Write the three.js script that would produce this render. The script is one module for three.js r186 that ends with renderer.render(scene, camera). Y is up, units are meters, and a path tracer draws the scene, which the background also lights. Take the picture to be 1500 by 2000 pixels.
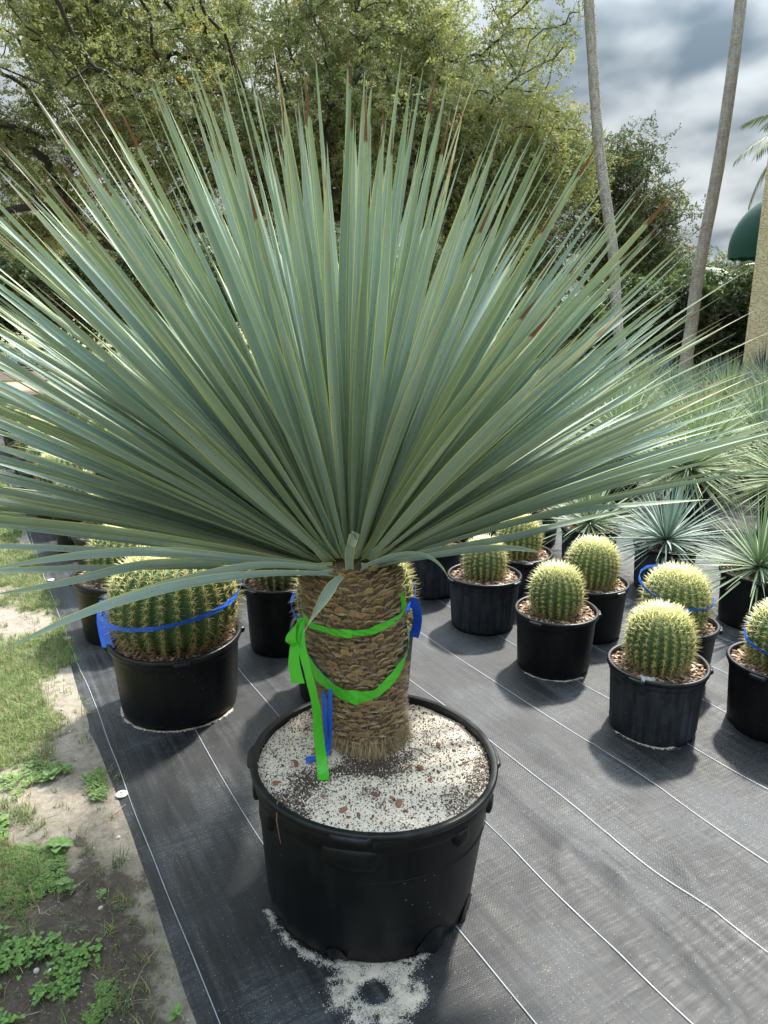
import * as THREE from 'three';
import { mergeGeometries } from 'three/addons/utils/BufferGeometryUtils.js';

// ---------------------------------------------------------------- camera, sky, sun, exposure
const scene = new THREE.Scene();
const renderer = new THREE.WebGLRenderer({ antialias: true });
renderer.toneMapping = THREE.LinearToneMapping;
renderer.toneMappingExposure = 5.3;
renderer.shadowMap.enabled = true;
const camera = new THREE.PerspectiveCamera(69.2, 0.75, 0.05, 600);
camera.position.set(0, 1.53, 0);
camera.rotation.set(-15 * Math.PI / 180, 0, 0);

const SUN = new THREE.Vector3(0.30, 0.79, -0.535).normalize();
const sun = new THREE.DirectionalLight(new THREE.Color().setRGB(1, 0.955, 0.86), 2.0);
sun.position.copy(SUN).multiplyScalar(40);
sun.shadow.radius = 6;
sun.castShadow = true;
sun.shadow.mapSize.set(4096, 4096);
Object.assign(sun.shadow.camera, { left: -14, right: 14, top: 22, bottom: -12, near: 1, far: 90 });
scene.add(sun);
scene.add(sun.target);

// ---------------------------------------------------------------- numbers and noise
function mulberry(a) { return () => { a |= 0; a = a + 0x6D2B79F5 | 0; let t = Math.imul(a ^ a >>> 15, 1 | a); t = t + Math.imul(t ^ t >>> 7, 61 | t) ^ t; return ((t ^ t >>> 14) >>> 0) / 4294967296; }; }
let R = mulberry(7);
const rr = (a, b) => a + (b - a) * R();
const clamp = (x, a = 0, b = 1) => x < a ? a : x > b ? b : x;
const mix = (a, b, t) => a + (b - a) * t;
const sstep = (a, b, x) => { const t = clamp((x - a) / (b - a)); return t * t * (3 - 2 * t); };
const mixc = (a, b, t) => [mix(a[0], b[0], t), mix(a[1], b[1], t), mix(a[2], b[2], t)];
function h3(x, y, z) { let h = Math.imul(x, 374761393) + Math.imul(y, 668265263) + Math.imul(z, 2147483647 ^ 0x5bd1e995); h = Math.imul(h ^ h >>> 13, 1274126177); return ((h ^ h >>> 16) >>> 0) / 4294967296; }
function n2(x, y, s = 0) {
  const xi = Math.floor(x), yi = Math.floor(y); let fx = x - xi, fy = y - yi; fx = fx * fx * (3 - 2 * fx); fy = fy * fy * (3 - 2 * fy);
  const a = h3(xi, yi, s), b = h3(xi + 1, yi, s), c = h3(xi, yi + 1, s), d = h3(xi + 1, yi + 1, s);
  return a + (b - a) * fx + (c - a) * fy + (a - b - c + d) * fx * fy;
}
function fbm(x, y, o = 4, s = 0) { let a = 0.5, v = 0, t = 0; for (let k = 0; k < o; k++) { v += a * n2(x, y, s + k); t += a; x = x * 2.03 + 11.3; y = y * 2.03 + 5.7; a *= 0.5; } return v / t; }
const enc = (x) => Math.round(255 * clamp(x <= 0.0031308 ? 12.92 * x : 1.055 * Math.pow(x, 1 / 2.4) - 0.055));
const LUT = new Uint8Array(4097); for (let k = 0; k <= 4096; k++) LUT[k] = enc(k / 4096);
function colourTexture(w, h, fn) {            // fn(x, y) -> linear rgb
  const d = new Uint8Array(w * h * 4);
  for (let y = 0, o = 0; y < h; y++) for (let x = 0; x < w; x++, o += 4) { const c = fn(x, y); d[o] = LUT[clamp(c[0]) * 4096 | 0]; d[o + 1] = LUT[clamp(c[1]) * 4096 | 0]; d[o + 2] = LUT[clamp(c[2]) * 4096 | 0]; d[o + 3] = 255; }
  const t = new THREE.DataTexture(d, w, h); t.colorSpace = THREE.SRGBColorSpace; t.wrapS = t.wrapT = THREE.RepeatWrapping; t.magFilter = THREE.LinearFilter; t.minFilter = THREE.LinearMipmapLinearFilter; t.generateMipmaps = true; t.needsUpdate = true; return t;
}
function heightTexture(w, h, fn) {            // fn -> 0..1
  const d = new Uint8Array(w * h * 4);
  for (let y = 0, o = 0; y < h; y++) for (let x = 0; x < w; x++, o += 4) { d[o] = d[o + 1] = d[o + 2] = 255 * clamp(fn(x, y)) | 0; d[o + 3] = 255; }
  const t = new THREE.DataTexture(d, w, h); t.wrapS = t.wrapT = THREE.RepeatWrapping; t.magFilter = THREE.LinearFilter; t.minFilter = THREE.LinearMipmapLinearFilter; t.generateMipmaps = true; t.needsUpdate = true; return t;
}
function tileFbm(x, y, w, h, freq, o, s) {    // periodic fbm on a w x h texture
  let a = 0.5, v = 0, t = 0, f = freq;
  for (let k = 0; k < o; k++) {
    const X = x / w * f, Y = y / h * f, xi = Math.floor(X), yi = Math.floor(Y); let fx = X - xi, fy = Y - yi; fx = fx * fx * (3 - 2 * fx); fy = fy * fy * (3 - 2 * fy);
    const p = (i, j) => h3(((xi + i) % f + f) % f, ((yi + j) % f + f) % f, s + k);
    const A = p(0, 0), B = p(1, 0), C = p(0, 1), D = p(1, 1);
    v += a * (A + (B - A) * fx + (C - A) * fy + (A - B - C + D) * fx * fy); t += a; a *= 0.5; f *= 2;
  }
  return v / t;
}

// ---------------------------------------------------------------- the sky: broken grey cloud, thinner round the sun
{
  const W = 2048, H = 1024, d = new Float32Array(W * H * 4);
  for (let j = 0; j < H; j++) {
    const el = ((j + 0.5) / H - 0.5) * Math.PI, y = Math.sin(el), ce = Math.cos(el);
    for (let i = 0; i < W; i++) {
      const az = ((i + 0.5) / W - 0.5) * 2 * Math.PI, x = Math.cos(az) * ce, z = Math.sin(az) * ce, o = (j * W + i) * 4;
      const yy = Math.max(y, 0), k = 1 / (yy + 0.16);
      const px = x * k, pz = z * k;
      const w = fbm(px * 0.9 + 3, pz * 0.9, 3, 40) - 0.5;
      const c1 = fbm(px * 1.15 + w * 1.3 + 28.66, pz * 1.15 + w + 31.54, 6, 50);
      const c2 = fbm(px * 3.1 + w * 2 + 1.5, pz * 3.1 + 7.5, 5, 60);
      let t = sstep(0.36, 0.68, 0.66 * c1 + 0.34 * c2);
      const low = Math.exp(-Math.max(el, 0) / 0.16);
      t = clamp(0.85 * t + 0.46 * low - 0.17);
      const ang = Math.acos(clamp(x * SUN.x + y * SUN.y + z * SUN.z, -1, 1));
      const glow = Math.exp(-ang * ang / 0.12);
      const c = mixc([0.068, 0.091, 0.112], [0.355, 0.375, 0.385], t);
      const g = 0.42 + 4.9 * yy * yy * yy + 5.4 * glow;      // overcast: brighter overhead than at the horizon
      d[o] = c[0] * g * (1 + 0.05 * glow); d[o + 1] = c[1] * g; d[o + 2] = c[2] * g; d[o + 3] = 1;
    }
  }
  const t = new THREE.DataTexture(d, W, H, THREE.RGBAFormat, THREE.FloatType);
  t.mapping = THREE.EquirectangularReflectionMapping; t.magFilter = THREE.LinearFilter; t.needsUpdate = true;
  scene.background = t; scene.environment = t;
}

// ---------------------------------------------------------------- building helpers
const V = (x, y, z) => new THREE.Vector3(x, y, z);
const UPV = V(0, 1, 0);
class Geo {
  constructor() { this.p = []; this.uv = []; this.c = []; this.i = []; }
  v(x, y, z, u = 0, w = 0, c) { this.p.push(x, y, z); this.uv.push(u, w); if (c) this.c.push(c[0], c[1], c[2]); return this.p.length / 3 - 1; }
  tri(a, b, c) { this.i.push(a, b, c); }
  quad(a, b, c, d) { this.i.push(a, b, c, a, c, d); }
  build() {
    const g = new THREE.BufferGeometry();
    g.setAttribute('position', new THREE.Float32BufferAttribute(this.p, 3));
    g.setAttribute('uv', new THREE.Float32BufferAttribute(this.uv, 2));
    if (this.c.length) g.setAttribute('color', new THREE.Float32BufferAttribute(this.c, 3));
    g.setIndex(this.i); g.computeVertexNormals(); return g;
  }
}
const used = new Map();
function numbered(n) { const k = used.get(n) ?? 0; used.set(n, k + 1); return k ? `${n}_${String(k).padStart(3, '0')}` : n; }
function sh(o) { o.castShadow = o.receiveShadow = true; return o; }
function part(name, geo, mat, parent) { const m = sh(new THREE.Mesh(geo, mat)); m.name = name; parent.add(m); return m; }
function thing(name, label, category, pos = [0, 0, 0], group) { const o = new THREE.Group(); o.name = numbered(name); o.position.set(...pos); o.userData = { label, category }; if (group) o.userData.group = group; scene.add(o); return o; }
function meshThing(name, geo, mat, label, category, group) { const o = sh(new THREE.Mesh(geo, mat)); o.name = numbered(name); o.userData = { label, category }; if (group) o.userData.group = group; scene.add(o); return o; }
function structure(name, geo, mat) { const o = sh(new THREE.Mesh(geo, mat)); o.name = numbered(name); o.userData = { kind: 'structure', label: name.replace(/_/g, ' ') }; scene.add(o); return o; }
function copyOf(root, pos, turn, label, group, scale = 1) { const r = root.clone(); r.name = numbered(root.name.replace(/_\d{3}$/, '')); r.position.set(...pos); r.rotation.y = turn; r.scale.setScalar(scale); r.userData = { ...root.userData, label }; if (group) r.userData.group = group; else delete r.userData.group; scene.add(r); return r; }
const std = (o) => new THREE.MeshStandardMaterial({ side: THREE.DoubleSide, ...o });
const phys = (o) => new THREE.MeshPhysicalMaterial({ side: THREE.DoubleSide, ...o });
const lin = (r, g, b) => new THREE.Color().setRGB(r, g, b);
function instanced(name, geo, mat, mats, cols, parent) {
  const m = sh(new THREE.InstancedMesh(geo, mat, mats.length)); m.name = name;
  mats.forEach((x, k) => m.setMatrixAt(k, x)); if (cols) cols.forEach((c, k) => m.setColorAt(k, c));
  m.userData.kind = 'stuff'; parent.add(m); return m;
}
const _q = new THREE.Quaternion(), _e = new THREE.Euler();
const mtx = (x, y, z, rx, ry, rz, sx, sy = sx, sz = sx) => new THREE.Matrix4().compose(V(x, y, z), new THREE.Quaternion().setFromEuler(new THREE.Euler(rx, ry, rz, 'YXZ')), V(sx, sy, sz));
function basis(xa, ya, za, pos, s = 1) { return new THREE.Matrix4().makeBasis(xa.clone().multiplyScalar(s), ya.clone().multiplyScalar(s), za.clone().multiplyScalar(s)).setPosition(pos); }
function tube(g, pts, rads, sides = 6, col) {   // adds a tapered tube through pts
  let prev = null; const t = V(0, 0, 0), a = V(0, 0, 0), b = V(0, 0, 0); let ref = V(0.31, 0.2, 0.93).normalize(); let len = 0;
  for (let k = 0; k < pts.length; k++) {
    t.copy(pts[Math.min(k + 1, pts.length - 1)]).sub(pts[Math.max(k - 1, 0)]).normalize();
    a.crossVectors(t, ref); if (a.lengthSq() < 1e-4) a.crossVectors(t, V(1, 0, 0)); a.normalize(); b.crossVectors(t, a); ref = b.clone().negate().cross(t).cross(t).negate(); ref = V(0.31, 0.2, 0.93).normalize();
    if (k) len += pts[k].distanceTo(pts[k - 1]);
    const ring = [];
    for (let s = 0; s <= sides; s++) { const q = s / sides * 2 * Math.PI, c = Math.cos(q) * rads[k], d = Math.sin(q) * rads[k]; ring.push(g.v(pts[k].x + a.x * c + b.x * d, pts[k].y + a.y * c + b.y * d, pts[k].z + a.z * c + b.z * d, s / sides * Math.max(1, Math.round(rads[0] * 12)), len, col)); }
    if (prev) for (let s = 0; s < sides; s++) g.quad(prev[s], prev[s + 1], ring[s + 1], ring[s]);
    prev = ring;
  }
}
function lathe(profile, seg, rfun) {            // profile [[r, y], ...]; rfun(k, angle, r, y) -> r
  const g = new Geo(); let len = 0; const rows = [];
  profile.forEach(([r, y], k) => {
    if (k) len += Math.hypot(r - profile[k - 1][0], y - profile[k - 1][1]); const row = [];
    for (let s = 0; s <= seg; s++) { const a = s / seg * 2 * Math.PI, q = rfun ? rfun(k, a, r, y) : r; row.push(g.v(Math.sin(a) * q, y, Math.cos(a) * q, s / seg * 2, len / 0.6)); }
    rows.push(row);
  });
  for (let k = 1; k < rows.length; k++) for (let s = 0; s < seg; s++) g.quad(rows[k - 1][s], rows[k - 1][s + 1], rows[k][s + 1], rows[k][s]);
  return g.build();
}
function arcBar(r0, r1, y0, y1, a0, a1, seg = 10, bulge = 0) {   // bar bent round a rim, ends rounded off
  const g = new Geo(); let prev = null;
  for (let k = 0; k <= seg; k++) {
    const t = k / seg, a = mix(a0, a1, t), e = Math.pow(clamp(Math.sin(Math.PI * t) * 1.9), 0.6), ri = r0, ro = mix(r0 + 0.0005, r1, e), ym = (y0 + y1) / 2, h = (y1 - y0) / 2 * mix(0.75, 1, e), s = Math.sin(a), c = Math.cos(a);
    const pt = [[ri, ym - h], [mix(ri, ro, 0.8), ym - h], [ro, ym - h * 0.6], [ro + bulge, ym], [ro, ym + h * 0.6], [mix(ri, ro, 0.8), ym + h], [ri, ym + h]];
    const row = pt.map(([r, y], i) => g.v(s * r, y, c * r, t, i / 6));
    if (prev) for (let i = 0; i < row.length - 1; i++) g.quad(prev[i], row[i], row[i + 1], prev[i + 1]);
    prev = row;
  }
  return g.build();
}
// the fabric's own axes: v across the white lines, u along them
const FX = (v, u) => 0.866 * v - 0.5 * u, FZ = (v, u) => -0.5 * v - 0.866 * u;
const fv = (x, z) => 0.866 * x - 0.5 * z, fu = (x, z) => -0.5 * x - 0.866 * z;
function wrinkle(v, u) {
  const near = sstep(3.2, 1.4, u) * sstep(0.25, 1.0, v);
  let h = 0.004 * (fbm(v * 1.7, u * 0.8, 3, 11) - 0.5);
  const w = fbm(v * 1.1 + 4, u * 1.1, 2, 17) * 2.4;
  const ridge = (f, s, st) => { const q = n2((v + w * 0.10) * f, u * f * st + w, s); return Math.pow(1 - Math.abs(2 * q - 1), 5); };
  h += (0.017 * ridge(4.2, 21, 0.28) + 0.0095 * ridge(8.5, 25, 0.24) + 0.0040 * ridge(17, 27, 0.2)) * mix(0.17, 1, near * sstep(0.9, 1.4, v) * sstep(2.2, 1.5, u)) * sstep(0.35, 0.7, fbm(v * 1.3, u * 1.0, 2, 31));
  h += 0.014 * sstep(1.45, 0.95, u) * sstep(1.2, 1.7, v) * ridge(5.5, 29, 0.7);
  return h;
}
const FAB = 0.0095;                              // height of the fabric above the ground

// ---------------------------------------------------------------- ground
{
  const grass = colourTexture(1024, 1024, (x, y) => {
    const a = tileFbm(x, y, 1024, 1024, 6, 5, 3), b = tileFbm(x, y, 1024, 1024, 64, 3, 9), c = tileFbm(x, y, 1024, 1024, 14, 4, 14);
    let k = mixc([0.115, 0.13, 0.035], [0.06, 0.085, 0.022], b);
    k = mixc(k, [0.30, 0.25, 0.18], sstep(0.52, 0.68, 0.7 * a + 0.3 * c));
    return k.map((q) => q * (0.7 + 0.6 * b));
  });
  grass.repeat.set(60, 60);
  const g = new THREE.PlaneGeometry(420, 420); g.rotateX(-Math.PI / 2);
  structure('ground', g, std({ map: grass, roughness: 0.95 }));
}
// where the soil beside the fabric is dark, pale or grassy (metres across and along the fabric)
const darkSoil = (v, u) => { const d = 0.29 - v; return sstep(0.36, 0.70, fbm(v * 3.1 + 8, u * 2.2, 4, 71) + 0.34 * sstep(3.0, 1.2, u) - 0.30 * sstep(0.13, 0.02, d) - 0.25 * sstep(0.42, 0.75, d) - 0.10); };
const grassy = (v, u) => { const d = 0.29 - v; return sstep(0.475, 0.62, fbm(v * 2.6 + 2, u * 2.0 + 3, 4, 81) + 0.19 * sstep(0.16, 0.5, d) + 0.10 * sstep(2.2, 4.5, u) - 0.16 * sstep(0.20, 0.02, d) * sstep(3.4, 2.2, u)) * (1 - 0.8 * darkSoil(v, u)); };
{
  const v0 = -2.7, v1 = 0.42, u0 = 0.2, u1 = 7.2, W = 1280, H = 2048;
  const map = colourTexture(W, H, (x, y) => {
    const v = mix(v0, v1, x / W), u = mix(u0, u1, y / H);
    const f = n2(v * 260, u * 260, 5), m = fbm(v * 26, u * 26, 4, 6), l = fbm(v * 4, u * 4, 4, 7), sp = n2(v * 420, u * 420, 8);
    const lit = fbm(v * 60, u * 60, 3, 16), sand = mixc([0.13, 0.105, 0.08], [0.37, 0.325, 0.265], clamp(-0.15 + 0.6 * m + 0.5 * lit + 0.35 * (f - 0.4) + 0.4 * (l - 0.45)));
    let soil = mixc([0.026, 0.019, 0.014], [0.11, 0.083, 0.062], clamp(m * 1.1 - 0.2 + 0.7 * (f - 0.4)));
    if (sp > 0.93) soil = mixc(soil, [0.36, 0.31, 0.26], 0.8);
    let c = mixc(sand, soil, sstep(0.2, 0.8, darkSoil(v, u) + (m - 0.5) * 1.6 + (f - 0.5) * 0.5));
    const gr = grassy(v, u);
    c = mixc(c, mixc([0.16, 0.13, 0.075], [0.10, 0.105, 0.035], n2(v * 90, u * 90, 12)), 0.65 * gr * sstep(0.25, 0.6, m + 0.1));
    if (sp < 0.04) c = mixc(c, [0.05, 0.04, 0.03], 0.6);
    return c;
  });
  const bump = heightTexture(1024, 1024, (x, y) => 0.5 * tileFbm(x, y, 1024, 1024, 40, 4, 33) + 0.5 * h3(x, y, 4));
  bump.repeat.set((v1 - v0) / 0.9, (u1 - u0) / 0.9);
  const g = new Geo(), nx = 150, ny = 300, rows = [];
  for (let j = 0; j <= ny; j++) { const row = []; for (let i = 0; i <= nx; i++) { const v = mix(v0, v1, i / nx), u = mix(u0, u1, j / ny), e = Math.min(1, 6 * Math.min(i / nx, 1 - i / nx + 0.2, j / ny, 1 - j / ny)); row.push(g.v(FX(v, u), 0.006 + e * (0.016 * (fbm(v * 5, u * 5, 4, 91) - 0.2) * sstep(0.30, 0.15, v)), FZ(v, u), i / nx, j / ny)); } rows.push(row); }
  for (let j = 0; j < ny; j++) for (let i = 0; i < nx; i++) g.quad(rows[j][i], rows[j][i + 1], rows[j + 1][i + 1], rows[j + 1][i]);
  structure('dirt_ground', g.build(), std({ map, bumpMap: bump, bumpScale: 0.004, roughness: 0.95 }));
}
const dirtY = (v, u) => 0.006 + 0.016 * (fbm(v * 5, u * 5, 4, 91) - 0.2) * sstep(0.30, 0.15, v);
// path and planting bed beyond the lawn on the left
{
  const pathMap = colourTexture(512, 512, (x, y) => { const a = tileFbm(x, y, 512, 512, 8, 5, 5), b = h3(x, y, 2); return mixc([0.30, 0.19, 0.14], [0.46, 0.36, 0.29], clamp(a * 0.9 + 0.3 * (b - 0.5))); }); pathMap.repeat.set(8, 2);
  const bedMap = colourTexture(512, 512, (x, y) => { const a = tileFbm(x, y, 512, 512, 10, 5, 15), b = h3(x, y, 3); return mixc([0.03, 0.022, 0.016], [0.10, 0.07, 0.05], clamp(a + 0.4 * (b - 0.5))); }); bedMap.repeat.set(12, 3);
  const sheet = (x0, x1, z0, z1, y, wob) => { const g = new Geo(), n = 40; const a = [], b = []; for (let k = 0; k <= n; k++) { const x = mix(x0, x1, k / n); a.push(g.v(x, y, z0 + wob * (fbm(x * 0.5, 1, 3, 7) - 0.5) - 0.12 * (x - x0), k / n, 0)); b.push(g.v(x, y, z1 + wob * (fbm(x * 0.5, 9, 3, 8) - 0.5) - 0.12 * (x - x0), k / n, 1)); } for (let k = 0; k < n; k++) g.quad(a[k], a[k + 1], b[k + 1], b[k]); return g.build(); };
  structure('footpath', sheet(-22, 1, -12.6, -14.9, 0.010, 0.5), std({ map: pathMap, roughness: 0.95 }));
  structure('mulch_bed', sheet(-30, 1, -14.9, -19.6, 0.016, 0.5), std({ map: bedMap, roughness: 0.95 }));
}

// ---------------------------------------------------------------- woven ground fabric with its white lines
{
  const N = 2048, cell = 1.5, threads = 320;      // one texture tile covers 1.5 m
  const per = (x, y, fx, fy, s) => { const X = x / N * fx, Y = y / N * fy, xi = Math.floor(X), yi = Math.floor(Y); let a = X - xi, b = Y - yi; a = a * a * (3 - 2 * a); b = b * b * (3 - 2 * b); const q = (i, j) => h3((xi + i) % fx, (yi + j) % fy, s); return mix(mix(q(0, 0), q(1, 0), a), mix(q(0, 1), q(1, 1), a), b); };
  const map = colourTexture(N, N, (x, y) => {
    const iv = Math.floor(x / N * threads), iu = Math.floor(y / N * threads), over = (iv + iu) & 1;
    const dust = tileFbm(x, y, N, N, 7, 5, 21), streakU = per(x, y, 96, 5, 3) * 0.6 + per(x, y, 240, 14, 4) * 0.4, weft = per(x, y, 40, threads, 13), fine = h3(x >> 1, y >> 1, 9);
    let b = 0.011 + 0.007 * weft + 0.004 * over + 0.007 * (streakU - 0.4);
    b += 0.048 * sstep(0.38, 0.74, 0.65 * dust + 0.35 * streakU) * (0.25 + 0.9 * fine * weft * 1.6);
    let c = [b * 0.95, b, b * 1.08];
    if (h3(x >> 1, y >> 1, 31) > 0.9972 - 0.008 * sstep(0.48, 0.72, dust)) { const w = 0.14 + 0.3 * fine; c = [w, w * 0.98, w * 0.94]; }
    return c;
  });
  const rough = heightTexture(1024, 1024, (x, y) => { const X = x * 2, Y = y * 2, d = tileFbm(X, Y, N, N, 7, 5, 21), st = per(X, Y, 96, 5, 3), weft = per(X, Y, 40, threads, 13); return 0.56 + 0.10 * (d - 0.5) + 0.16 * (st - 0.5) + 0.16 * (weft - 0.5); });
  const bump = heightTexture(N, N, (x, y) => {
    const tv = x / N * threads, tu = y / N * threads, iv = Math.floor(tv), iu = Math.floor(tu), a = tv - iv, b = tu - iu;
    const over = (iv + iu) & 1, pv = Math.sin(Math.PI * a), pu = Math.sin(Math.PI * b);
    return (over ? 0.35 + 0.55 * pu : 0.15 + 0.45 * pv) * (0.7 + 0.3 * h3(over ? 0 : iv, over ? iu : 0, 7)) * (0.8 + 0.2 * per(x, y, 40, threads, 13));
  });
  const M = phys({ map, bumpMap: bump, bumpScale: 0.0014, roughness: 1, roughnessMap: rough, metalness: 0, specularIntensity: 0.6 });
  const g = new Geo(), vs = [], us = [];
  for (let v = 0; v <= 3.6; v += 0.022) vs.push(v); for (let v = 3.75; v <= 10.6; v += 0.4) vs.push(v);
  for (let u = -0.2; u <= 5; u += 0.026) us.push(u); for (let u = 5.2; u <= 14; u += 0.3) us.push(u);
  const edge = (u) => 0.283 + 0.02 * (fbm(u * 2.2, 3, 3, 44) - 0.5) + 0.045 * sstep(3, 6, u);
  const rows = us.map((u) => vs.map((v) => { const w = v + edge(u); return g.v(FX(w, u), FAB + wrinkle(w, u) - 0.007 * sstep(0.03, 0, v), FZ(w, u), w / cell, u / cell); }));
  for (let j = 1; j < us.length; j++) for (let i = 1; i < vs.length; i++) g.quad(rows[j - 1][i - 1], rows[j - 1][i], rows[j][i], rows[j][i - 1]);
  const fabric = structure('ground_fabric', g.build(), M);
  fabric.userData.label = 'black woven ground fabric';
  // turned-down edge so the sheet has thickness
  const ge = new Geo(); let pr = null;
  for (const u of us) { const w = edge(u), a = ge.v(FX(w, u), FAB + wrinkle(w, u) - 0.007, FZ(w, u), w / cell, u / cell), b = ge.v(FX(w - 0.005, u), -0.002, FZ(w - 0.005, u), (w - 0.02) / cell, u / cell); if (pr) ge.quad(pr[0], a, b, pr[1]); pr = [a, b]; }
  part('fabric_hem', ge.build(), M, fabric);
  const thread = std({ color: lin(0.27, 0.295, 0.33), roughness: 0.6 });
  for (let k = 0; k < 34; k++) {
    const gl = new Geo(); let p = null; const v = 0.325 + 0.3045 * k, far = k > 11 ? 2 : 0;
    for (let u = far - 0.1; u < 13.5; u += u < 5 ? 0.03 : 0.25) {
      const s = (fbm(u * 1.1, k * 7.3, 3, 55) - 0.5) * 0.035 + (k === 0 ? 0.03 * sstep(3, 6, u) : 0), hw = 0.0011 * (0.85 + 0.3 * h3(Math.round(u * 120), k, 3)), y = FAB + 0.0035;
      const a = gl.v(FX(v + s - hw, u), y + wrinkle(v + s - hw, u), FZ(v + s - hw, u)), b = gl.v(FX(v + s + hw, u), y + wrinkle(v + s + hw, u), FZ(v + s + hw, u));
      if (p) gl.quad(p[0], p[1], b, a); p = [a, b];
    }
    part('white_line', gl.build(), thread, fabric);
  }
}

// ---------------------------------------------------------------- materials for pots and plants
const plastic = (seed, base, dust, amount, rough) => phys({ specularIntensity: 0.6,
  map: colourTexture(512, 512, (x, y) => {
    const a = tileFbm(x, y, 512, 512, 5, 5, seed), b = tileFbm(x, (y * 0.12), 512, 512, 40, 3, seed + 9), f = h3(x, y, seed);
    let c = mixc(base, dust, amount * sstep(0.38, 0.72, 0.6 * a + 0.4 * b) * (0.55 + 0.6 * f));
    if (h3(x >> 1, y >> 1, seed + 3) > 0.9995) c = [0.25, 0.24, 0.22];
    return c;
  }), roughness: rough,
});
const M = {
  potBlack: plastic(101, [0.0035, 0.004, 0.005], [0.018, 0.019, 0.020], 0.45, 0.45),
  potDusty: plastic(131, [0.012, 0.0145, 0.019], [0.055, 0.062, 0.073], 0.75, 0.6),
  potRim: plastic(151, [0.008, 0.0085, 0.010], [0.034, 0.035, 0.038], 0.5, 0.38),
  bark: std({ vertexColors: true, roughness: 0.9 }),
  spine: phys({ vertexColors: true, roughness: 0.6, transmission: 0.18, thickness: 0 }),
  spineSoft: phys({ vertexColors: true, roughness: 0.75, transmission: 0.2, thickness: 0 }),
  cactus: std({ vertexColors: true, roughness: 0.55 }),
  mulch: std({ map: colourTexture(256, 256, (x, y) => mixc([0.05, 0.03, 0.02], [0.20, 0.13, 0.085], clamp(tileFbm(x, y, 256, 256, 24, 3, 5) + 0.5 * (h3(x, y, 1) - 0.5)))), roughness: 0.95 }),
};
// one nursery pot: wall and floor, with rim and grips as parts
function makePot(parent, { rb, rt, h, flutes = 0, wall, rim, seed = 1, grips = 2, gripTurn = 0, wob = 0, lip = 1 }) {
  const body = [[0.001, 0.004], [rb * 0.93, 0.004], [rb * 0.985, 0.0], [rb, 0.012], [mix(rb, rt, 0.12), h * 0.1]];
  const n = 16; for (let k = 1; k <= n; k++) { const t = k / n; body.push([mix(mix(rb, rt, 0.12), rt * 0.965, t), mix(h * 0.1, h * 0.86, t)]); }
  body.push([rt * 0.985, h * 0.87], [rt * 0.99, h * 0.955], [rt * 0.955, h * 0.955], [rt * 0.95, h * 0.75]);
  const dent = (a, y) => wob * (Math.sin(a * 2 + seed) + 0.6 * Math.sin(a * 3 + seed * 2.1)) * (y / h);
  const g = lathe(body, 96, (k, a, r, y) => {
    let q = r + dent(a, y) * (r > rb * 0.5 ? 1 : 0);
    if (flutes && k >= 5 && k < 20) { const w = (a / (2 * Math.PI) * flutes) % 1; q -= 0.0022 * sstep(0.12, 0.0, Math.abs(w - 0.5)) + (Math.floor(a / (2 * Math.PI) * flutes) % 2 ? 0.0018 : 0); }
    if (k === 2 || k === 3) q -= 0.004 * Math.max(0, Math.sin(a * 7 + seed)) ** 6;
    return q;
  });
  const pot = part('pot', g, wall, parent);
  const t = 0.007 * (rt / 0.18) ** 0.5 * lip, R0 = rt;
  const rp = [[R0 * 0.962, h * 0.955], [R0 * 0.962, h * 0.995], [R0 * 0.968, h], [R0 + t * 0.2, h + t * 0.25], [R0 + t * 0.8, h - t * 0.2], [R0 + t, h - t], [R0 + t * 0.8, h - t * 2.2], [R0 + t * 0.1, h - t * 2.6], [R0 * 0.985, h - t * 2.7], [R0 * 0.984, h * 0.87]];
  const rg = lathe(rp, 96, (k, a, r, y) => r + dent(a, y)); const pa = rg.attributes.position;
  for (let k = 0; k < pa.count; k++) { const a = Math.atan2(pa.getX(k), pa.getZ(k)); pa.setY(k, pa.getY(k) + wob * 0.6 * Math.sin(2 * a + seed * 1.7)); }
  rg.computeVertexNormals(); part('rim', rg, rim, pot);
  const list = Array.isArray(grips) ? grips : Array.from({ length: grips }, (_, k) => gripTurn + k * 2 * Math.PI / grips);
  for (const a of list) { const w = 0.085 / rt * (rt > 0.3 ? 0.62 : 0.4), d = dent(a, h); part('grip', arcBar(rt + d - 0.002, rt + d + t * 2.2, h - t * 3.3, h - t * 0.6, a - w, a + w, 12, t * 0.25), rim, pot); }
  return pot;
}
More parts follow.
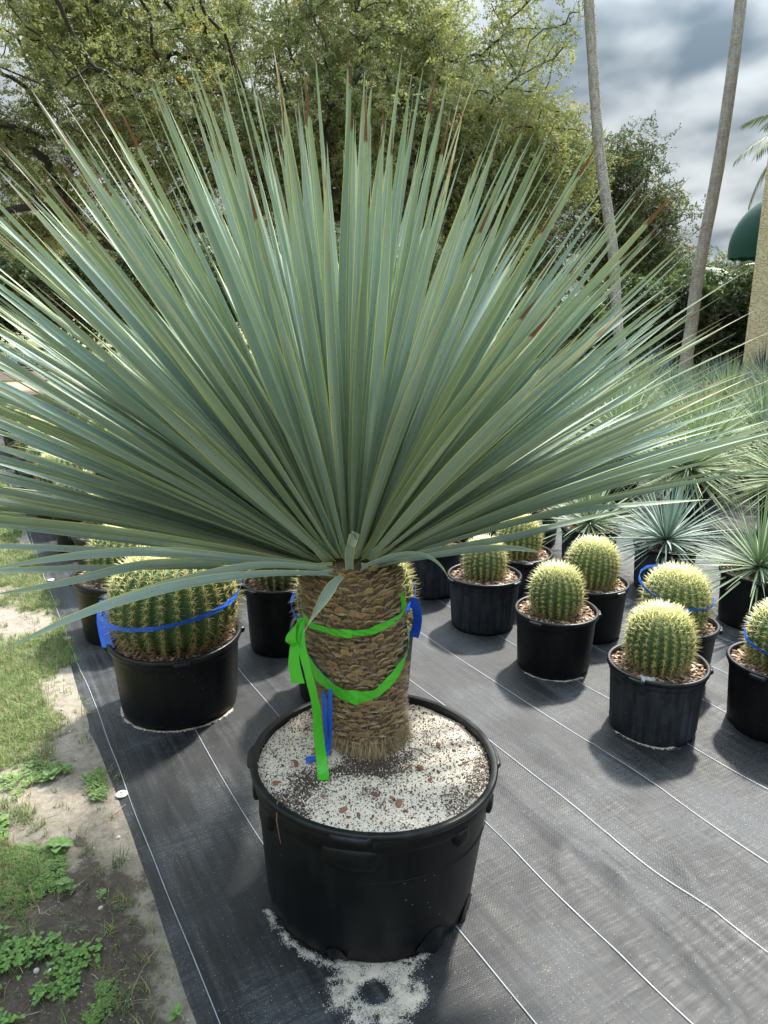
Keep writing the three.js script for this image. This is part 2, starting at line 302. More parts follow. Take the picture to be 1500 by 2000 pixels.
// loose bark over the soil of a small pot
function mulchGeo(r, n, seed) {
  const rnd = mulberry(seed), g = new Geo();
  for (let k = 0; k < n; k++) {
    const a = rnd() * 6.283, q = r * Math.sqrt(rnd()), L = 0.006 + 0.013 * rnd() * rnd(), w = L * (0.25 + 0.4 * rnd()), t = 0.0016 + 0.002 * rnd(), x = Math.cos(a) * q, z = Math.sin(a) * q, y = 0.002 + 0.006 * rnd(), yaw = rnd() * 6.28, pit = (rnd() - 0.5) * 0.9;
    const s = rnd(), c = s < 0.5 ? mixc([0.20, 0.115, 0.065], [0.36, 0.23, 0.145], rnd()) : s < 0.8 ? mixc([0.44, 0.31, 0.20], [0.58, 0.45, 0.32], rnd()) : mixc([0.07, 0.045, 0.03], [0.13, 0.085, 0.06], rnd());
    const ca = Math.cos(yaw), sa = Math.sin(yaw), cp = Math.cos(pit), spn = Math.sin(pit);
    const P = (lx, ly, lz) => { const yy = ly * cp - lx * spn, xx = lx * cp + ly * spn; return g.v(x + xx * ca - lz * sa, y + yy, z + xx * sa + lz * ca, 0, 0, c); };
    const o = [P(-L, 0, -w), P(L * 0.8, 0, -w), P(L, 0, w * 0.7), P(-L * 0.7, 0, w), P(-L * 0.9, t, -w * 0.7), P(L * 0.8, t, -w * 0.8), P(L * 0.85, t, w * 0.6), P(-L * 0.7, t, w * 0.8)];
    g.quad(o[4], o[7], o[6], o[5]); g.quad(o[0], o[1], o[5], o[4]); g.quad(o[1], o[2], o[6], o[5]); g.quad(o[2], o[3], o[7], o[6]); g.quad(o[3], o[0], o[4], o[7]);
  }
  return g.build();
}
function soilGeo(r, seed, amp = 0.008) {
  const g = new Geo(), nr = 10, ns = 40, rows = [];
  for (let k = 0; k <= nr; k++) { const row = []; for (let s = 0; s <= ns; s++) { const a = s / ns * 6.2832, q = r * k / nr, x = Math.sin(a) * q, z = Math.cos(a) * q; row.push(g.v(x, amp * (fbm(x * 14 + seed, z * 14, 3, 5) - 0.5) + 0.010 * (1 - k / nr), z, x / 0.3, z / 0.3)); } rows.push(row); }
  for (let k = 0; k < nr; k++) for (let s = 0; s < ns; s++) g.quad(rows[k][s], rows[k + 1][s], rows[k + 1][s + 1], rows[k][s + 1]);
  return g.build();
}
// golden barrel cactus: ribbed body, spine clusters along every rib, woolly top
function addSpine(g, o, d, L, w, c, ct) {
  const a = V(0, 1, 0).cross(d); if (a.lengthSq() < 1e-3) a.set(1, 0, 0); a.normalize(); const b = d.clone().cross(a), k = [];
  for (let s = 0; s < 3; s++) { const q = s * 2.094, x = Math.cos(q) * w, y = Math.sin(q) * w; k.push(g.v(o.x + a.x * x + b.x * y, o.y + a.y * x + b.y * y, o.z + a.z * x + b.z * y, 0, 0, c)); }
  const sag = L * 0.08, t = g.v(o.x + d.x * L, o.y + d.y * L - sag, o.z + d.z * L, 0, 0, ct);
  g.tri(k[0], k[1], t); g.tri(k[1], k[2], t); g.tri(k[2], k[0], t);
}
function cactusGeos({ R, H, ribs, areoles, seed, old = 0.35, spL = 0.03, tip = 1, flat = 2.4 }) {
  const rnd = mulberry(seed), yc = H * 0.44;
  const prof = (t) => {                          // t 0 bottom .. 1 top centre: [radius, height, phi]
    const ph = mix(-1.02, Math.PI / 2, t), c = Math.max(0, Math.cos(ph)), s = Math.sin(ph);
    const r = R * Math.pow(c, 2 / flat), y = yc + (s > 0 ? (H - yc) : yc * 1.13) * Math.sign(s) * Math.pow(Math.abs(s), 2 / 2.15);
    return [r, y];
  };
  const g = new Geo(), nt = 26, per = 6, ns = ribs * per, rows = [];
  const ribDepth = (t) => 0.105 * R * Math.min(1, 1.6 * Math.sqrt(Math.max(0, 1 - t)) );
  const wig = Array.from({ length: ribs }, () => (rnd() - 0.5) * 0.25);
  for (let k = 0; k <= nt; k++) {
    const t = k / nt, [r, y] = prof(t), row = [];
    for (let s = 0; s <= ns; s++) { const a = s / ns * 6.28319, w = (s % per) / per, e = Math.pow(Math.abs(Math.sin(Math.PI * w)), 0.75), q = Math.max(0.0005, r - ribDepth(t) * e * clamp(r / R * 1.3)); const c = mixc([0.075, 0.14, 0.04], [0.045, 0.095, 0.03], clamp(rnd() * 0.7 + 0.15)); row.push(g.v(Math.sin(a) * q, y, Math.cos(a) * q, 0, 0, k < 3 ? mixc([0.13, 0.10, 0.05], c, k / 3) : c)); }
    rows.push(row);
  }
  for (let k = 0; k < nt; k++) for (let s = 0; s < ns; s++) g.quad(rows[k][s], rows[k][s + 1], rows[k + 1][s + 1], rows[k + 1][s]);
  const body = g.build();
  const sp = new Geo(), tA = V(0, 0, 0);
  for (let i = 0; i < ribs; i++) for (let k = 0; k < areoles; k++) {
    const t = 0.05 + 0.86 * (k + 0.5 * (i % 2) + 0.3 * (rnd() - 0.5)) / areoles, a = i / ribs * 6.28319, [r, y] = prof(t), [r2, y2] = prof(t + 0.01);
    const tang = V((r2 - r) * Math.sin(a), y2 - y, (r2 - r) * Math.cos(a)).normalize(), side = V(Math.cos(a), 0, -Math.sin(a)), nor = side.clone().cross(tang).negate(); if (nor.x * Math.sin(a) + nor.z * Math.cos(a) + nor.y * 0.6 < 0) nor.negate();
    const o = V(Math.sin(a) * (r - 0.001), y, Math.cos(a) * (r - 0.001)), ag = clamp((1 - t) * 1.5 - 0.45) * old * 2.2;
    const young = sstep(0.55, 0.92, t);
    const c0 = mixc(mixc([0.64, 0.60, 0.17], [0.80, 0.74, 0.25], young), [0.36, 0.24, 0.10], clamp(ag)), c1 = mixc([0.82, 0.80, 0.38], [0.52, 0.40, 0.17], clamp(ag));
    const n = 8;
    for (let q = 0; q < n; q++) {
      const an = q / n * 6.283 + rnd() * 0.4, lift = 0.30 + 0.25 * rnd();
      const d = side.clone().multiplyScalar(Math.cos(an)).addScaledVector(tang, Math.sin(an) * 0.85 - 0.05).addScaledVector(nor, lift).normalize();
      addSpine(sp, o, d, spL * (0.75 + 0.4 * rnd()) * mix(0.8, 1, young), 0.0014, c0, c1);
    }
    for (let q = 0; q < 3; q++) { const d = nor.clone().addScaledVector(side, (rnd() - 0.5) * 0.8).addScaledVector(tang, (rnd() - 0.6) * 0.8).normalize(); addSpine(sp, o, d, spL * (0.95 + 0.4 * rnd()), 0.0017, c0, c1); }
  }
  // the crowded young spines round the top
  const top = new Geo(), nT = 900;
  for (let k = 0; k < nT; k++) {
    const t = 0.87 + 0.128 * Math.sqrt(rnd()), a = rnd() * 6.283, [r, y] = prof(t);
    const d = V(Math.sin(a) * (0.25 + 0.8 * (1 - t) / 0.13) + (rnd() - 0.5) * 0.7, 0.9 + 0.5 * rnd(), Math.cos(a) * (0.25 + 0.8 * (1 - t) / 0.13) + (rnd() - 0.5) * 0.7).normalize();
    const cc = mixc([0.72, 0.58, 0.13], [0.82, 0.74, 0.34], rnd()); addSpine(top, V(Math.sin(a) * r, y - 0.002, Math.cos(a) * r), d, 0.012 + 0.016 * rnd() * (t > 0.95 ? 0.55 : 1), 0.0012, cc, mixc(cc, [0.86, 0.82, 0.55], 0.6));
  }
  const wool = new Geo(), wr = [];
  for (let k = 0; k <= 8; k++) { const t = 0.90 + 0.1 * k / 8, [r, y] = prof(t), row = []; for (let s = 0; s <= 28; s++) { const a = s / 28 * 6.28319, b = 0.003 * n2(s % 28 * 0.9, k * 1.3, seed); row.push(wool.v(Math.sin(a) * r * 0.98, y + 0.002 + b, Math.cos(a) * r * 0.98, 0, 0, mixc([0.55, 0.43, 0.13], [0.72, 0.62, 0.26], rnd()))); } wr.push(row); }
  for (let k = 0; k < 8; k++) for (let s = 0; s < 28; s++) wool.quad(wr[k][s], wr[k][s + 1], wr[k + 1][s + 1], wr[k + 1][s]);
  return { body, spines: sp.build(), top: mergeGeometries([top.build(), wool.build()]) };
}
function addCactus(parent, geos, y, turn, tiltX = 0, tiltZ = 0, scale = 1) {
  const b = part('cactus_body', geos.body, M.cactus, parent); b.position.y = y; b.rotation.set(tiltX, turn, tiltZ); b.scale.setScalar(scale);
  part('spines', geos.spines, M.spine, b).userData.kind = 'stuff';
  part('woolly_top', geos.top, M.spineSoft, b).userData.kind = 'stuff';
  return b;
}
const CG = {
  a: cactusGeos({ R: 0.118, H: 0.245, ribs: 23, areoles: 15, seed: 5, spL: 0.028 }),
  b: cactusGeos({ R: 0.110, H: 0.225, ribs: 21, areoles: 14, seed: 15, spL: 0.029 }),
  c: cactusGeos({ R: 0.130, H: 0.262, ribs: 25, areoles: 16, seed: 25, spL: 0.029 }),
  big: cactusGeos({ R: 0.245, H: 0.375, ribs: 27, areoles: 17, seed: 35, spL: 0.042, old: 0.6, flat: 2.9 }),
  brown: cactusGeos({ R: 0.125, H: 0.19, ribs: 22, areoles: 10, seed: 45, spL: 0.028, old: 1.0 }),
};
const smallSoil = soilGeo(0.168, 3), smallMulch = mulchGeo(0.165, 620, 8), smallMulchB = mulchGeo(0.165, 620, 18), bigSoil = soilGeo(0.243, 9), bigMulch = mulchGeo(0.24, 900, 28);
const POTS = 'barrel cacti in black pots standing in rows';
function cactusPot(x, z, o) {
  const t = thing('potted_barrel_cactus', o.label, 'cactus', [x, FAB + 0.003, z], o.group ?? POTS);
  t.rotation.y = o.turn ?? 0;
  const big = o.big, h = o.h ?? (big ? 0.30 : 0.268);
  makePot(t, { rb: o.rb ?? (big ? 0.224 : 0.156), rt: o.rt ?? (big ? 0.252 : 0.177), h, flutes: o.dusty ? 22 : 0, wall: o.dusty ? M.potDusty : M.potBlack, rim: M.potRim, seed: o.seed ?? x * 7, grips: big ? 4 : 3, gripTurn: o.grip ?? 0.4, wob: o.wob ?? 0.002 });
  const s = part('soil', big ? bigSoil : smallSoil, M.mulch, t); s.position.y = h - (o.sink ?? 0.022); if (o.rt && !big) s.scale.set(o.rt / 0.178, 1, o.rt / 0.178);
  const c = part('bark_mulch', big ? bigMulch : (o.seed ?? 0) % 2 ? smallMulch : smallMulchB, M.bark, s); c.userData.kind = 'stuff';
  addCactus(t, CG[o.kind ?? 'a'], h - (o.sink ?? 0.022) - 0.012, o.cturn ?? x * 3, o.tx ?? 0.1 * (h3(Math.round(x * 100), 3, 1) - 0.5), o.tz ?? 0.12 * (h3(Math.round(z * 100), 5, 2) - 0.5), (o.cs ?? 1));
  return t;
}

// ---------------------------------------------------------------- the cactus rows
const FAR = 'barrel cacti far back in the rows on the left';
cactusPot(1.02, -2.523, { label: 'golden barrel cactus in dusty fluted pot with white scrap on its rim', kind: 'a', dusty: 1, seed: 3, grip: -0.75, turn: 0, tz: -0.02, tx: 0.02 });
cactusPot(0.755, -3.033, { label: 'golden barrel cactus in black pot, second from the front right in its row', kind: 'b', seed: 2, grip: -0.7, tx: 0.03 });
cactusPot(0.499, -3.487, { label: 'small barrel cactus in dusty fluted pot, third in the right front row', kind: 'b', dusty: 1, seed: 5, cs: 0.92, grip: 0.9 });
cactusPot(0.262, -3.955, { label: 'barrel cactus in dusty fluted pot just right of the shaggy trunk', kind: 'b', dusty: 1, seed: 4, cs: 0.9, grip: 0.2 });
cactusPot(0.01, -4.42, { label: 'barrel cactus hidden behind the big yucca leaves right of the trunk', kind: 'a', dusty: 1, seed: 7, cs: 0.95 });
cactusPot(-0.24, -4.9, { label: 'farther barrel cactus hidden behind the big yucca crown', kind: 'b', seed: 9 });
cactusPot(1.48, -2.53, { label: 'barrel cactus with blue ribbon at the right edge of the picture', kind: 'a', seed: 6, grip: -0.9, cs: 1.02 });
cactusPot(1.215, -2.90, { label: 'largest right-hand barrel cactus, blue ribbon tied aslant round it', kind: 'c', seed: 11, grip: 1.2, tx: 0.05 });
cactusPot(1.0, -3.385, { label: 'round barrel cactus in glossy black pot behind the second front one', kind: 'c', cs: 0.9, seed: 8, grip: 0.6 });
cactusPot(0.73, -3.83, { label: 'barrel cactus half covered by the low right yucca leaves', kind: 'a', cs: 0.95, dusty: 1, seed: 10, grip: 0.1 });
cactusPot(0.47, -4.29, { label: 'barrel cactus glimpsed between yucca leaves right of the trunk', kind: 'b', seed: 12 });
cactusPot(0.22, -4.75, { label: 'barrel cactus farthest back right of the trunk', kind: 'a', seed: 13 });
// left rows
cactusPot(-0.822, -2.705, { label: 'large wide barrel cactus with blue ribbon in low round pot at left', big: 1, kind: 'big', seed: 21, grip: 0.35, wob: 0.004, tz: 0.02, cs: 0.97 });
cactusPot(-0.124, -2.80, { label: 'large barrel cactus with blue ribbon directly behind the shaggy trunk', big: 1, kind: 'big', cs: 0.93, seed: 22, grip: 0.9 });
cactusPot(-0.485, -3.239, { label: 'brown-spined low barrel cactus in tall black pot left of the trunk', kind: 'brown', seed: 23, h: 0.325, rt: 0.160, rb: 0.144, grip: -0.7, cs: 1.0 });
cactusPot(-1.25, -3.42, { label: 'second large barrel cactus in the left edge row', big: 1, kind: 'big', cs: 0.70, seed: 24 });
cactusPot(-1.55, -4.15, { label: 'third large barrel cactus in the left edge row', big: 1, kind: 'big', cs: 0.73, seed: 25 });
cactusPot(-2.0, -4.72, { label: 'fourth barrel cactus in the left edge row', kind: 'c', cs: 1.05, seed: 26 });
cactusPot(-0.93, -4.06, { label: 'barrel cactus with upright blue ribbon in second left row', big: 1, kind: 'big', cs: 0.7, seed: 27 });
cactusPot(-1.27, -4.72, { label: 'barrel cactus behind the blue-ribboned one in second left row', kind: 'c', seed: 28 });
{
  const src = cactusPot(-2.33, -5.30, { label: 'small pale barrel cactus far back in the left rows', group: FAR, big: 1, kind: 'big', cs: 0.75, seed: 29 });
  [[-2.68, -5.92], [-3.03, -6.54], [-3.38, -7.16], [-3.73, -7.78], [-4.08, -8.4], [-1.62, -5.35], [-1.98, -5.97], [-2.34, -6.6], [-2.7, -7.22], [-3.05, -7.85], [-3.4, -8.45], [-0.98, -5.45], [-1.33, -6.1], [-1.7, -6.75], [-2.05, -7.4], [-2.4, -8.0]].forEach(([x, z], k) => copyOf(src, [x, FAB + 0.003, z], k * 1.7, 'small pale barrel cactus far back in the left rows', FAR));
}

// ribbons of flat plastic tape; pts carry the centre line, up the width direction
function ribbonGeo(pts, ups, width, thick = 0.0006, sub = 6) {
  const cv = new THREE.CatmullRomCurve3(pts), uv = new THREE.CatmullRomCurve3(ups), n = (pts.length - 1) * sub, g = new Geo(), rows = [];
  for (let k = 0; k <= n; k++) {
    const t = k / n, p = cv.getPoint(t), u = uv.getPoint(t).normalize(), ta = cv.getTangent(t), nn = u.clone().cross(ta).normalize(), row = [], w = (typeof width === 'function' ? width(t) : width) / 2;
    for (let s = 0; s <= 4; s++) { const q = (s / 2 - 1), f = 0.0016 * Math.sin(k * 1.3 + s * 2.2) * (s % 2 ? 1 : 0.4); row.push(g.v(p.x + u.x * w * q + nn.x * f, p.y + u.y * w * q + nn.y * f, p.z + u.z * w * q + nn.z * f, s / 4, t)); }
    for (let s = 4; s >= 0; s--) { const q = (s / 2 - 1), f = 0.0016 * Math.sin(k * 1.3 + s * 2.2) * (s % 2 ? 1 : 0.4) - thick; row.push(g.v(p.x + u.x * w * q + nn.x * f, p.y + u.y * w * q + nn.y * f, p.z + u.z * w * q + nn.z * f, s / 4, t)); }
    row.push(row[0]); rows.push(row);
  }
  for (let k = 0; k < n; k++) for (let s = 0; s < 10; s++) g.quad(rows[k][s], rows[k][s + 1], rows[k + 1][s + 1], rows[k + 1][s]);
  return g.build();
}
const tapeBlue = phys({ color: lin(0.016, 0.15, 0.74), roughness: 0.38, transmission: 0.25, thickness: 0 });
const tapeGreen = phys({ color: lin(0.085, 0.60, 0.028), roughness: 0.42, transmission: 0.28, thickness: 0 });
// a loop of tape round a cactus, as ring points [angle, radius, height]
function loopTape(cx, cz, ring, width, mat, label, twist = 0.5, extra) {
  const pts = ring.map(([a, r, y]) => V(cx + Math.sin(a) * r, y, cz + Math.cos(a) * r)), ups = ring.map(([a], k) => V(Math.sin(a) * twist * Math.sin(k * 1.7), 1, Math.cos(a) * twist * Math.sin(k * 1.7)).normalize());
  pts.push(pts[0].clone()); ups.push(ups[0].clone());
  const t = thing('ribbon', label, 'ribbon', [0, 0, 0], 'tape ribbons tied on the plants');
  part('loop', ribbonGeo(pts, ups, width), mat, t); if (extra) extra(t); return t;
}
const ringOf = (n, r, y, slopeX = 0, slopeZ = 0, jit = 0.004) => Array.from({ length: n }, (_, k) => { const a = k / n * 6.283; return [a, r + rr(-jit, jit), y + slopeX * Math.sin(a) + slopeZ * Math.cos(a)]; });
R = mulberry(77);
loopTape(-0.822, -2.705, ringOf(16, 0.262, 0.455, 0.035, -0.012), 0.018, tapeBlue, 'blue ribbon round the large wide barrel cactus at left', 0.5, (t) => {
  part('tail', ribbonGeo([V(-1.085, 0.45, -2.70), V(-1.085, 0.40, -2.66), V(-1.07, 0.35, -2.62), V(-1.045, 0.305, -2.585)], [V(1, 0, 0.3), V(1, 0, 0.2), V(1, 0, 0.3), V(1, 0, 0.1)].map((q) => q.normalize()), 0.05), tapeBlue, t);
  part('tail', ribbonGeo([V(-1.083, 0.46, -2.73), V(-1.09, 0.40, -2.72), V(-1.075, 0.345, -2.69), V(-1.05, 0.30, -2.66)], [V(1, 0, 0.6), V(1, 0, 0.3), V(1, 0.1, 0.5), V(1, 0, 0.3)].map((q) => q.normalize()), 0.04), tapeBlue, t);
});
loopTape(-0.124, -2.80, ringOf(16, 0.246, 0.43, 0.02, -0.05), 0.020, tapeBlue, 'blue ribbon round the barrel cactus behind the shaggy trunk', 0.4, (t) => {
  part('tail', ribbonGeo([V(0.115, 0.455, -2.72), V(0.128, 0.41, -2.69), V(0.13, 0.36, -2.68), V(0.115, 0.31, -2.67)], [V(0.8, 0, 0.6), V(0.8, 0, 0.6), V(0.7, 0.1, 0.7), V(0.8, 0, 0.5)].map((q) => q.normalize()), 0.045), tapeBlue, t);
});
loopTape(1.215, -2.90, ringOf(14, 0.150, 0.43, -0.022, -0.040), 0.011, tapeBlue, 'blue ribbon tied aslant round the largest right-hand barrel cactus', 0.6, (t) => {
  part('tail', ribbonGeo([V(1.205, 0.392, -2.748), V(1.204, 0.37, -2.742), V(1.20, 0.345, -2.745)], [V(1, 0, 0), V(1, 0.2, 0.1), V(1, 0, 0.3)].map((q) => q.normalize()), 0.016), tapeBlue, t);
});
loopTape(1.48, -2.53, ringOf(14, 0.136, 0.385, 0.02, -0.03), 0.013, tapeBlue, 'blue ribbon on the barrel cactus at the right edge', 0.6, (t) => {
  part('tail', ribbonGeo([V(1.42, 0.365, -2.41), V(1.395, 0.35, -2.39), V(1.38, 0.335, -2.385), V(1.365, 0.325, -2.387)], [V(0.2, 1, 0), V(0.3, 1, 0.2), V(0.2, 1, 0.2), V(0.3, 1, 0)].map((q) => q.normalize()), 0.03), tapeBlue, t);
});
loopTape(-0.93, -4.06, ringOf(14, 0.185, 0.40, -0.04, 0), 0.03, tapeBlue, 'blue ribbon on a cactus in the second left row, half behind leaves', 0.4);
// scrap of pale plastic on the front pot's rim
{
  const g = new Geo(), rows = [], rnd = mulberry(3);
  for (let j = 0; j <= 4; j++) { const row = []; for (let i = 0; i <= 8; i++) { const a = mix(-0.72, -0.42, i / 8) , r = 0.160 + 0.026 * (j / 4) * Math.sin(Math.PI * (0.15 + 0.75 * i / 8)) + 0.008 * (rnd() - 0.5), y = FAB + 0.272 + 0.011 * rnd() - 0.012 * sstep(0.5, 1, j / 4); row.push(g.v(1.02 + Math.sin(a) * r, y, -2.523 + Math.cos(a) * r)); } rows.push(row); }
  for (let j = 0; j < 4; j++) for (let i = 0; i < 8; i++) g.quad(rows[j][i], rows[j][i + 1], rows[j + 1][i + 1], rows[j + 1][i]);
  meshThing('plastic_scrap', g.build(), std({ color: lin(0.30, 0.30, 0.31), roughness: 0.5 }), 'crumpled white plastic scrap on the rim of the front right pot', 'scrap');
}
// round white fabric pins along the edge
[[0.31, 2.25, 'white fabric pin nearest the camera, weeds touching it'], [0.325, 3.63, 'white fabric pin second along the fabric edge'], [0.36, 4.55, 'white fabric pin third along the fabric edge']].forEach(([v, u, label]) => {
  const t = thing('fabric_pin', label, 'pin', [FX(v, u), FAB + 0.002, FZ(v, u)], 'white pins along the fabric edge');
  const g = lathe([[0.0005, 0.0065], [0.006, 0.0065], [0.0075, 0.004], [0.0145, 0.0035], [0.019, 0.0025], [0.0198, 0.0], [0.016, -0.001]], 28); part('washer', g, std({ color: lin(0.58, 0.60, 0.58), roughness: 0.5 }), t);
  const n = lathe([[0.0005, 0.0095], [0.003, 0.009], [0.0045, 0.0072], [0.0046, 0.006]], 14); part('pin_head', n, std({ color: lin(0.3, 0.28, 0.25), roughness: 0.5, metalness: 0.6 }), t);
});

// ---------------------------------------------------------------- small potted yuccas
function rosetteGeo({ n, L, w, seed, colA, colB, low = -0.35, tipc = [0.42, 0.36, 0.2], droop = 0.12, seg = 5 }) {
  const rnd = mulberry(seed), g = new Geo();
  for (let k = 0; k < n; k++) {
    const t = (k + 0.5) / n, el = Math.asin(mix(Math.sin(low), 0.995, t)) , az = k * 2.39996 + rnd() * 0.5, len = L * (0.78 + 0.3 * rnd()) * mix(0.9, 1, t), ww = w * (0.8 + 0.4 * rnd());
    const c = mixc(colA, colB, rnd()), ce = Math.cos(el + (rnd() - 0.5) * 0.15), se = Math.sin(el + (rnd() - 0.5) * 0.15), sa = Math.sin(az), ca = Math.cos(az);
    const d = V(sa * ce, se, ca * ce), side = V(ca, 0, -sa), up = side.clone().cross(d).negate(), dr = droop * len * (0.5 + rnd()) * ce * ce, roll = (rnd() - 0.5) * 1.2; const sd = side.clone().multiplyScalar(Math.cos(roll)).addScaledVector(up, Math.sin(roll));
    let prev = null;
    for (let s = 0; s <= seg; s++) {
      const q = s / seg, x = q * len, hw = ww * (q < 0.35 ? mix(0.6, 1, q / 0.35) : 1 - Math.pow((q - 0.35) / 0.65, 1.5) * 0.96) / 2, px = d.x * x, py = d.y * x - dr * q * q, pz = d.z * x, cc = q > 0.85 ? mixc(c, tipc, (q - 0.85) / 0.15 * (rnd() < 0.7 ? 0.8 : 0.2)) : c;
      const row = [g.v(px - sd.x * hw, py - sd.y * hw, pz - sd.z * hw, 0, q, cc), g.v(px - up.x * hw * 0.25, py - up.y * hw * 0.25, pz - up.z * hw * 0.25, 0.5, q, cc), g.v(px + sd.x * hw, py + sd.y * hw, pz + sd.z * hw, 1, q, cc)];
      if (prev) { g.quad(prev[0], prev[1], row[1], row[0]); g.quad(prev[1], prev[2], row[2], row[1]); } prev = row;
    }
  }
  return g.build();
}
const blade = phys({ vertexColors: true, roughness: 0.7, transmission: 0.25, thickness: 0 });
const RG = {
  blue: rosetteGeo({ n: 210, L: 0.46, w: 0.012, seed: 3, colA: [0.12, 0.19, 0.14], colB: [0.26, 0.34, 0.29] }),
  green: rosetteGeo({ n: 190, L: 0.50, w: 0.011, seed: 13, colA: [0.10, 0.17, 0.07], colB: [0.27, 0.35, 0.20] }),
  lime: rosetteGeo({ n: 430, L: 0.60, w: 0.011, seed: 23, colA: [0.15, 0.22, 0.07], colB: [0.34, 0.42, 0.22], low: -0.5 }),
  mid: rosetteGeo({ n: 330, L: 0.56, w: 0.011, seed: 33, colA: [0.08, 0.14, 0.08], colB: [0.20, 0.28, 0.20], low: -0.4 }),
  steel: rosetteGeo({ n: 330, L: 0.58, w: 0.011, seed: 43, colA: [0.10, 0.16, 0.14], colB: [0.22, 0.31, 0.29], low: -0.45 }),
};
const YU = 'small yuccas in black pots on the right';
function yuccaPot(x, z, kind, label, o = {}) {
  const t = thing('potted_yucca', label, 'yucca', [x, FAB + 0.003, z], o.group ?? YU); t.rotation.y = o.turn ?? x * 2;
  const h = o.h ?? 0.255, rt = o.rt ?? 0.172;
  makePot(t, { rb: rt * 0.9, rt, h, flutes: o.dusty ? 22 : 0, wall: o.dusty ? M.potDusty : M.potBlack, rim: M.potRim, seed: x * 5, grips: 3, wob: 0.002 });
  const s = part('soil', smallSoil, M.mulch, t); s.position.y = h - 0.022; s.scale.set(rt / 0.18, 1, rt / 0.18); part('bark_mulch', smallMulch, M.bark, s).userData.kind = 'stuff';
  const f = part('leaf_rosette', RG[kind], blade, t); f.userData.kind = 'stuff'; f.position.y = h + (o.stem ?? 0.02); f.scale.setScalar(o.s ?? 1); f.rotation.z = o.lean ?? 0;
  if (o.stem) { const g = new Geo(); tube(g, [V(0, h - 0.04, 0), V(0.005, h + o.stem * 0.6, 0), V(0, h + o.stem + 0.02, 0)], [0.045, 0.05, 0.03], 10, [0.07, 0.05, 0.03]); part('stem', g.build(), M.bark, t); }
  return t;
}
yuccaPot(1.60, -4.02, 'blue', 'blue-grey spiky yucca in dusty pot behind the ribboned cactus', { dusty: 1, s: 0.95 });
yuccaPot(1.88, -3.52, 'green', 'green spiky yucca in tall black pot at the right edge', { s: 0.95, h: 0.27, rt: 0.178 });
yuccaPot(1.27, -4.40, 'green', 'open green yucca in dusty pot left of the blue-grey one', { dusty: 1, s: 0.85, h: 0.25, turn: 1 });
yuccaPot(1.02, -4.88, 'blue', 'blue-grey yucca half behind the large yucca leaves', { s: 0.85 });
yuccaPot(0.76, -5.34, 'green', 'green yucca hidden behind the large crown', { s: 0.85 });
yuccaPot(2.27, -5.43, 'lime', 'large lime-green yucca rosette in the middle of the right field', { s: 1.02, stem: 0.14 });
yuccaPot(2.82, -5.05, 'lime', 'yellow-green yucca rosette cut by the right edge', { s: 1.0, stem: 0.15, turn: 2 });
yuccaPot(1.92, -6.02, 'mid', 'dull green yucca behind the large lime-green one', { s: 0.95, stem: 0.12 });
yuccaPot(1.55, -6.65, 'green', 'pale striped yucca between the large leaves and the lime one', { s: 1.05, stem: 0.12 });
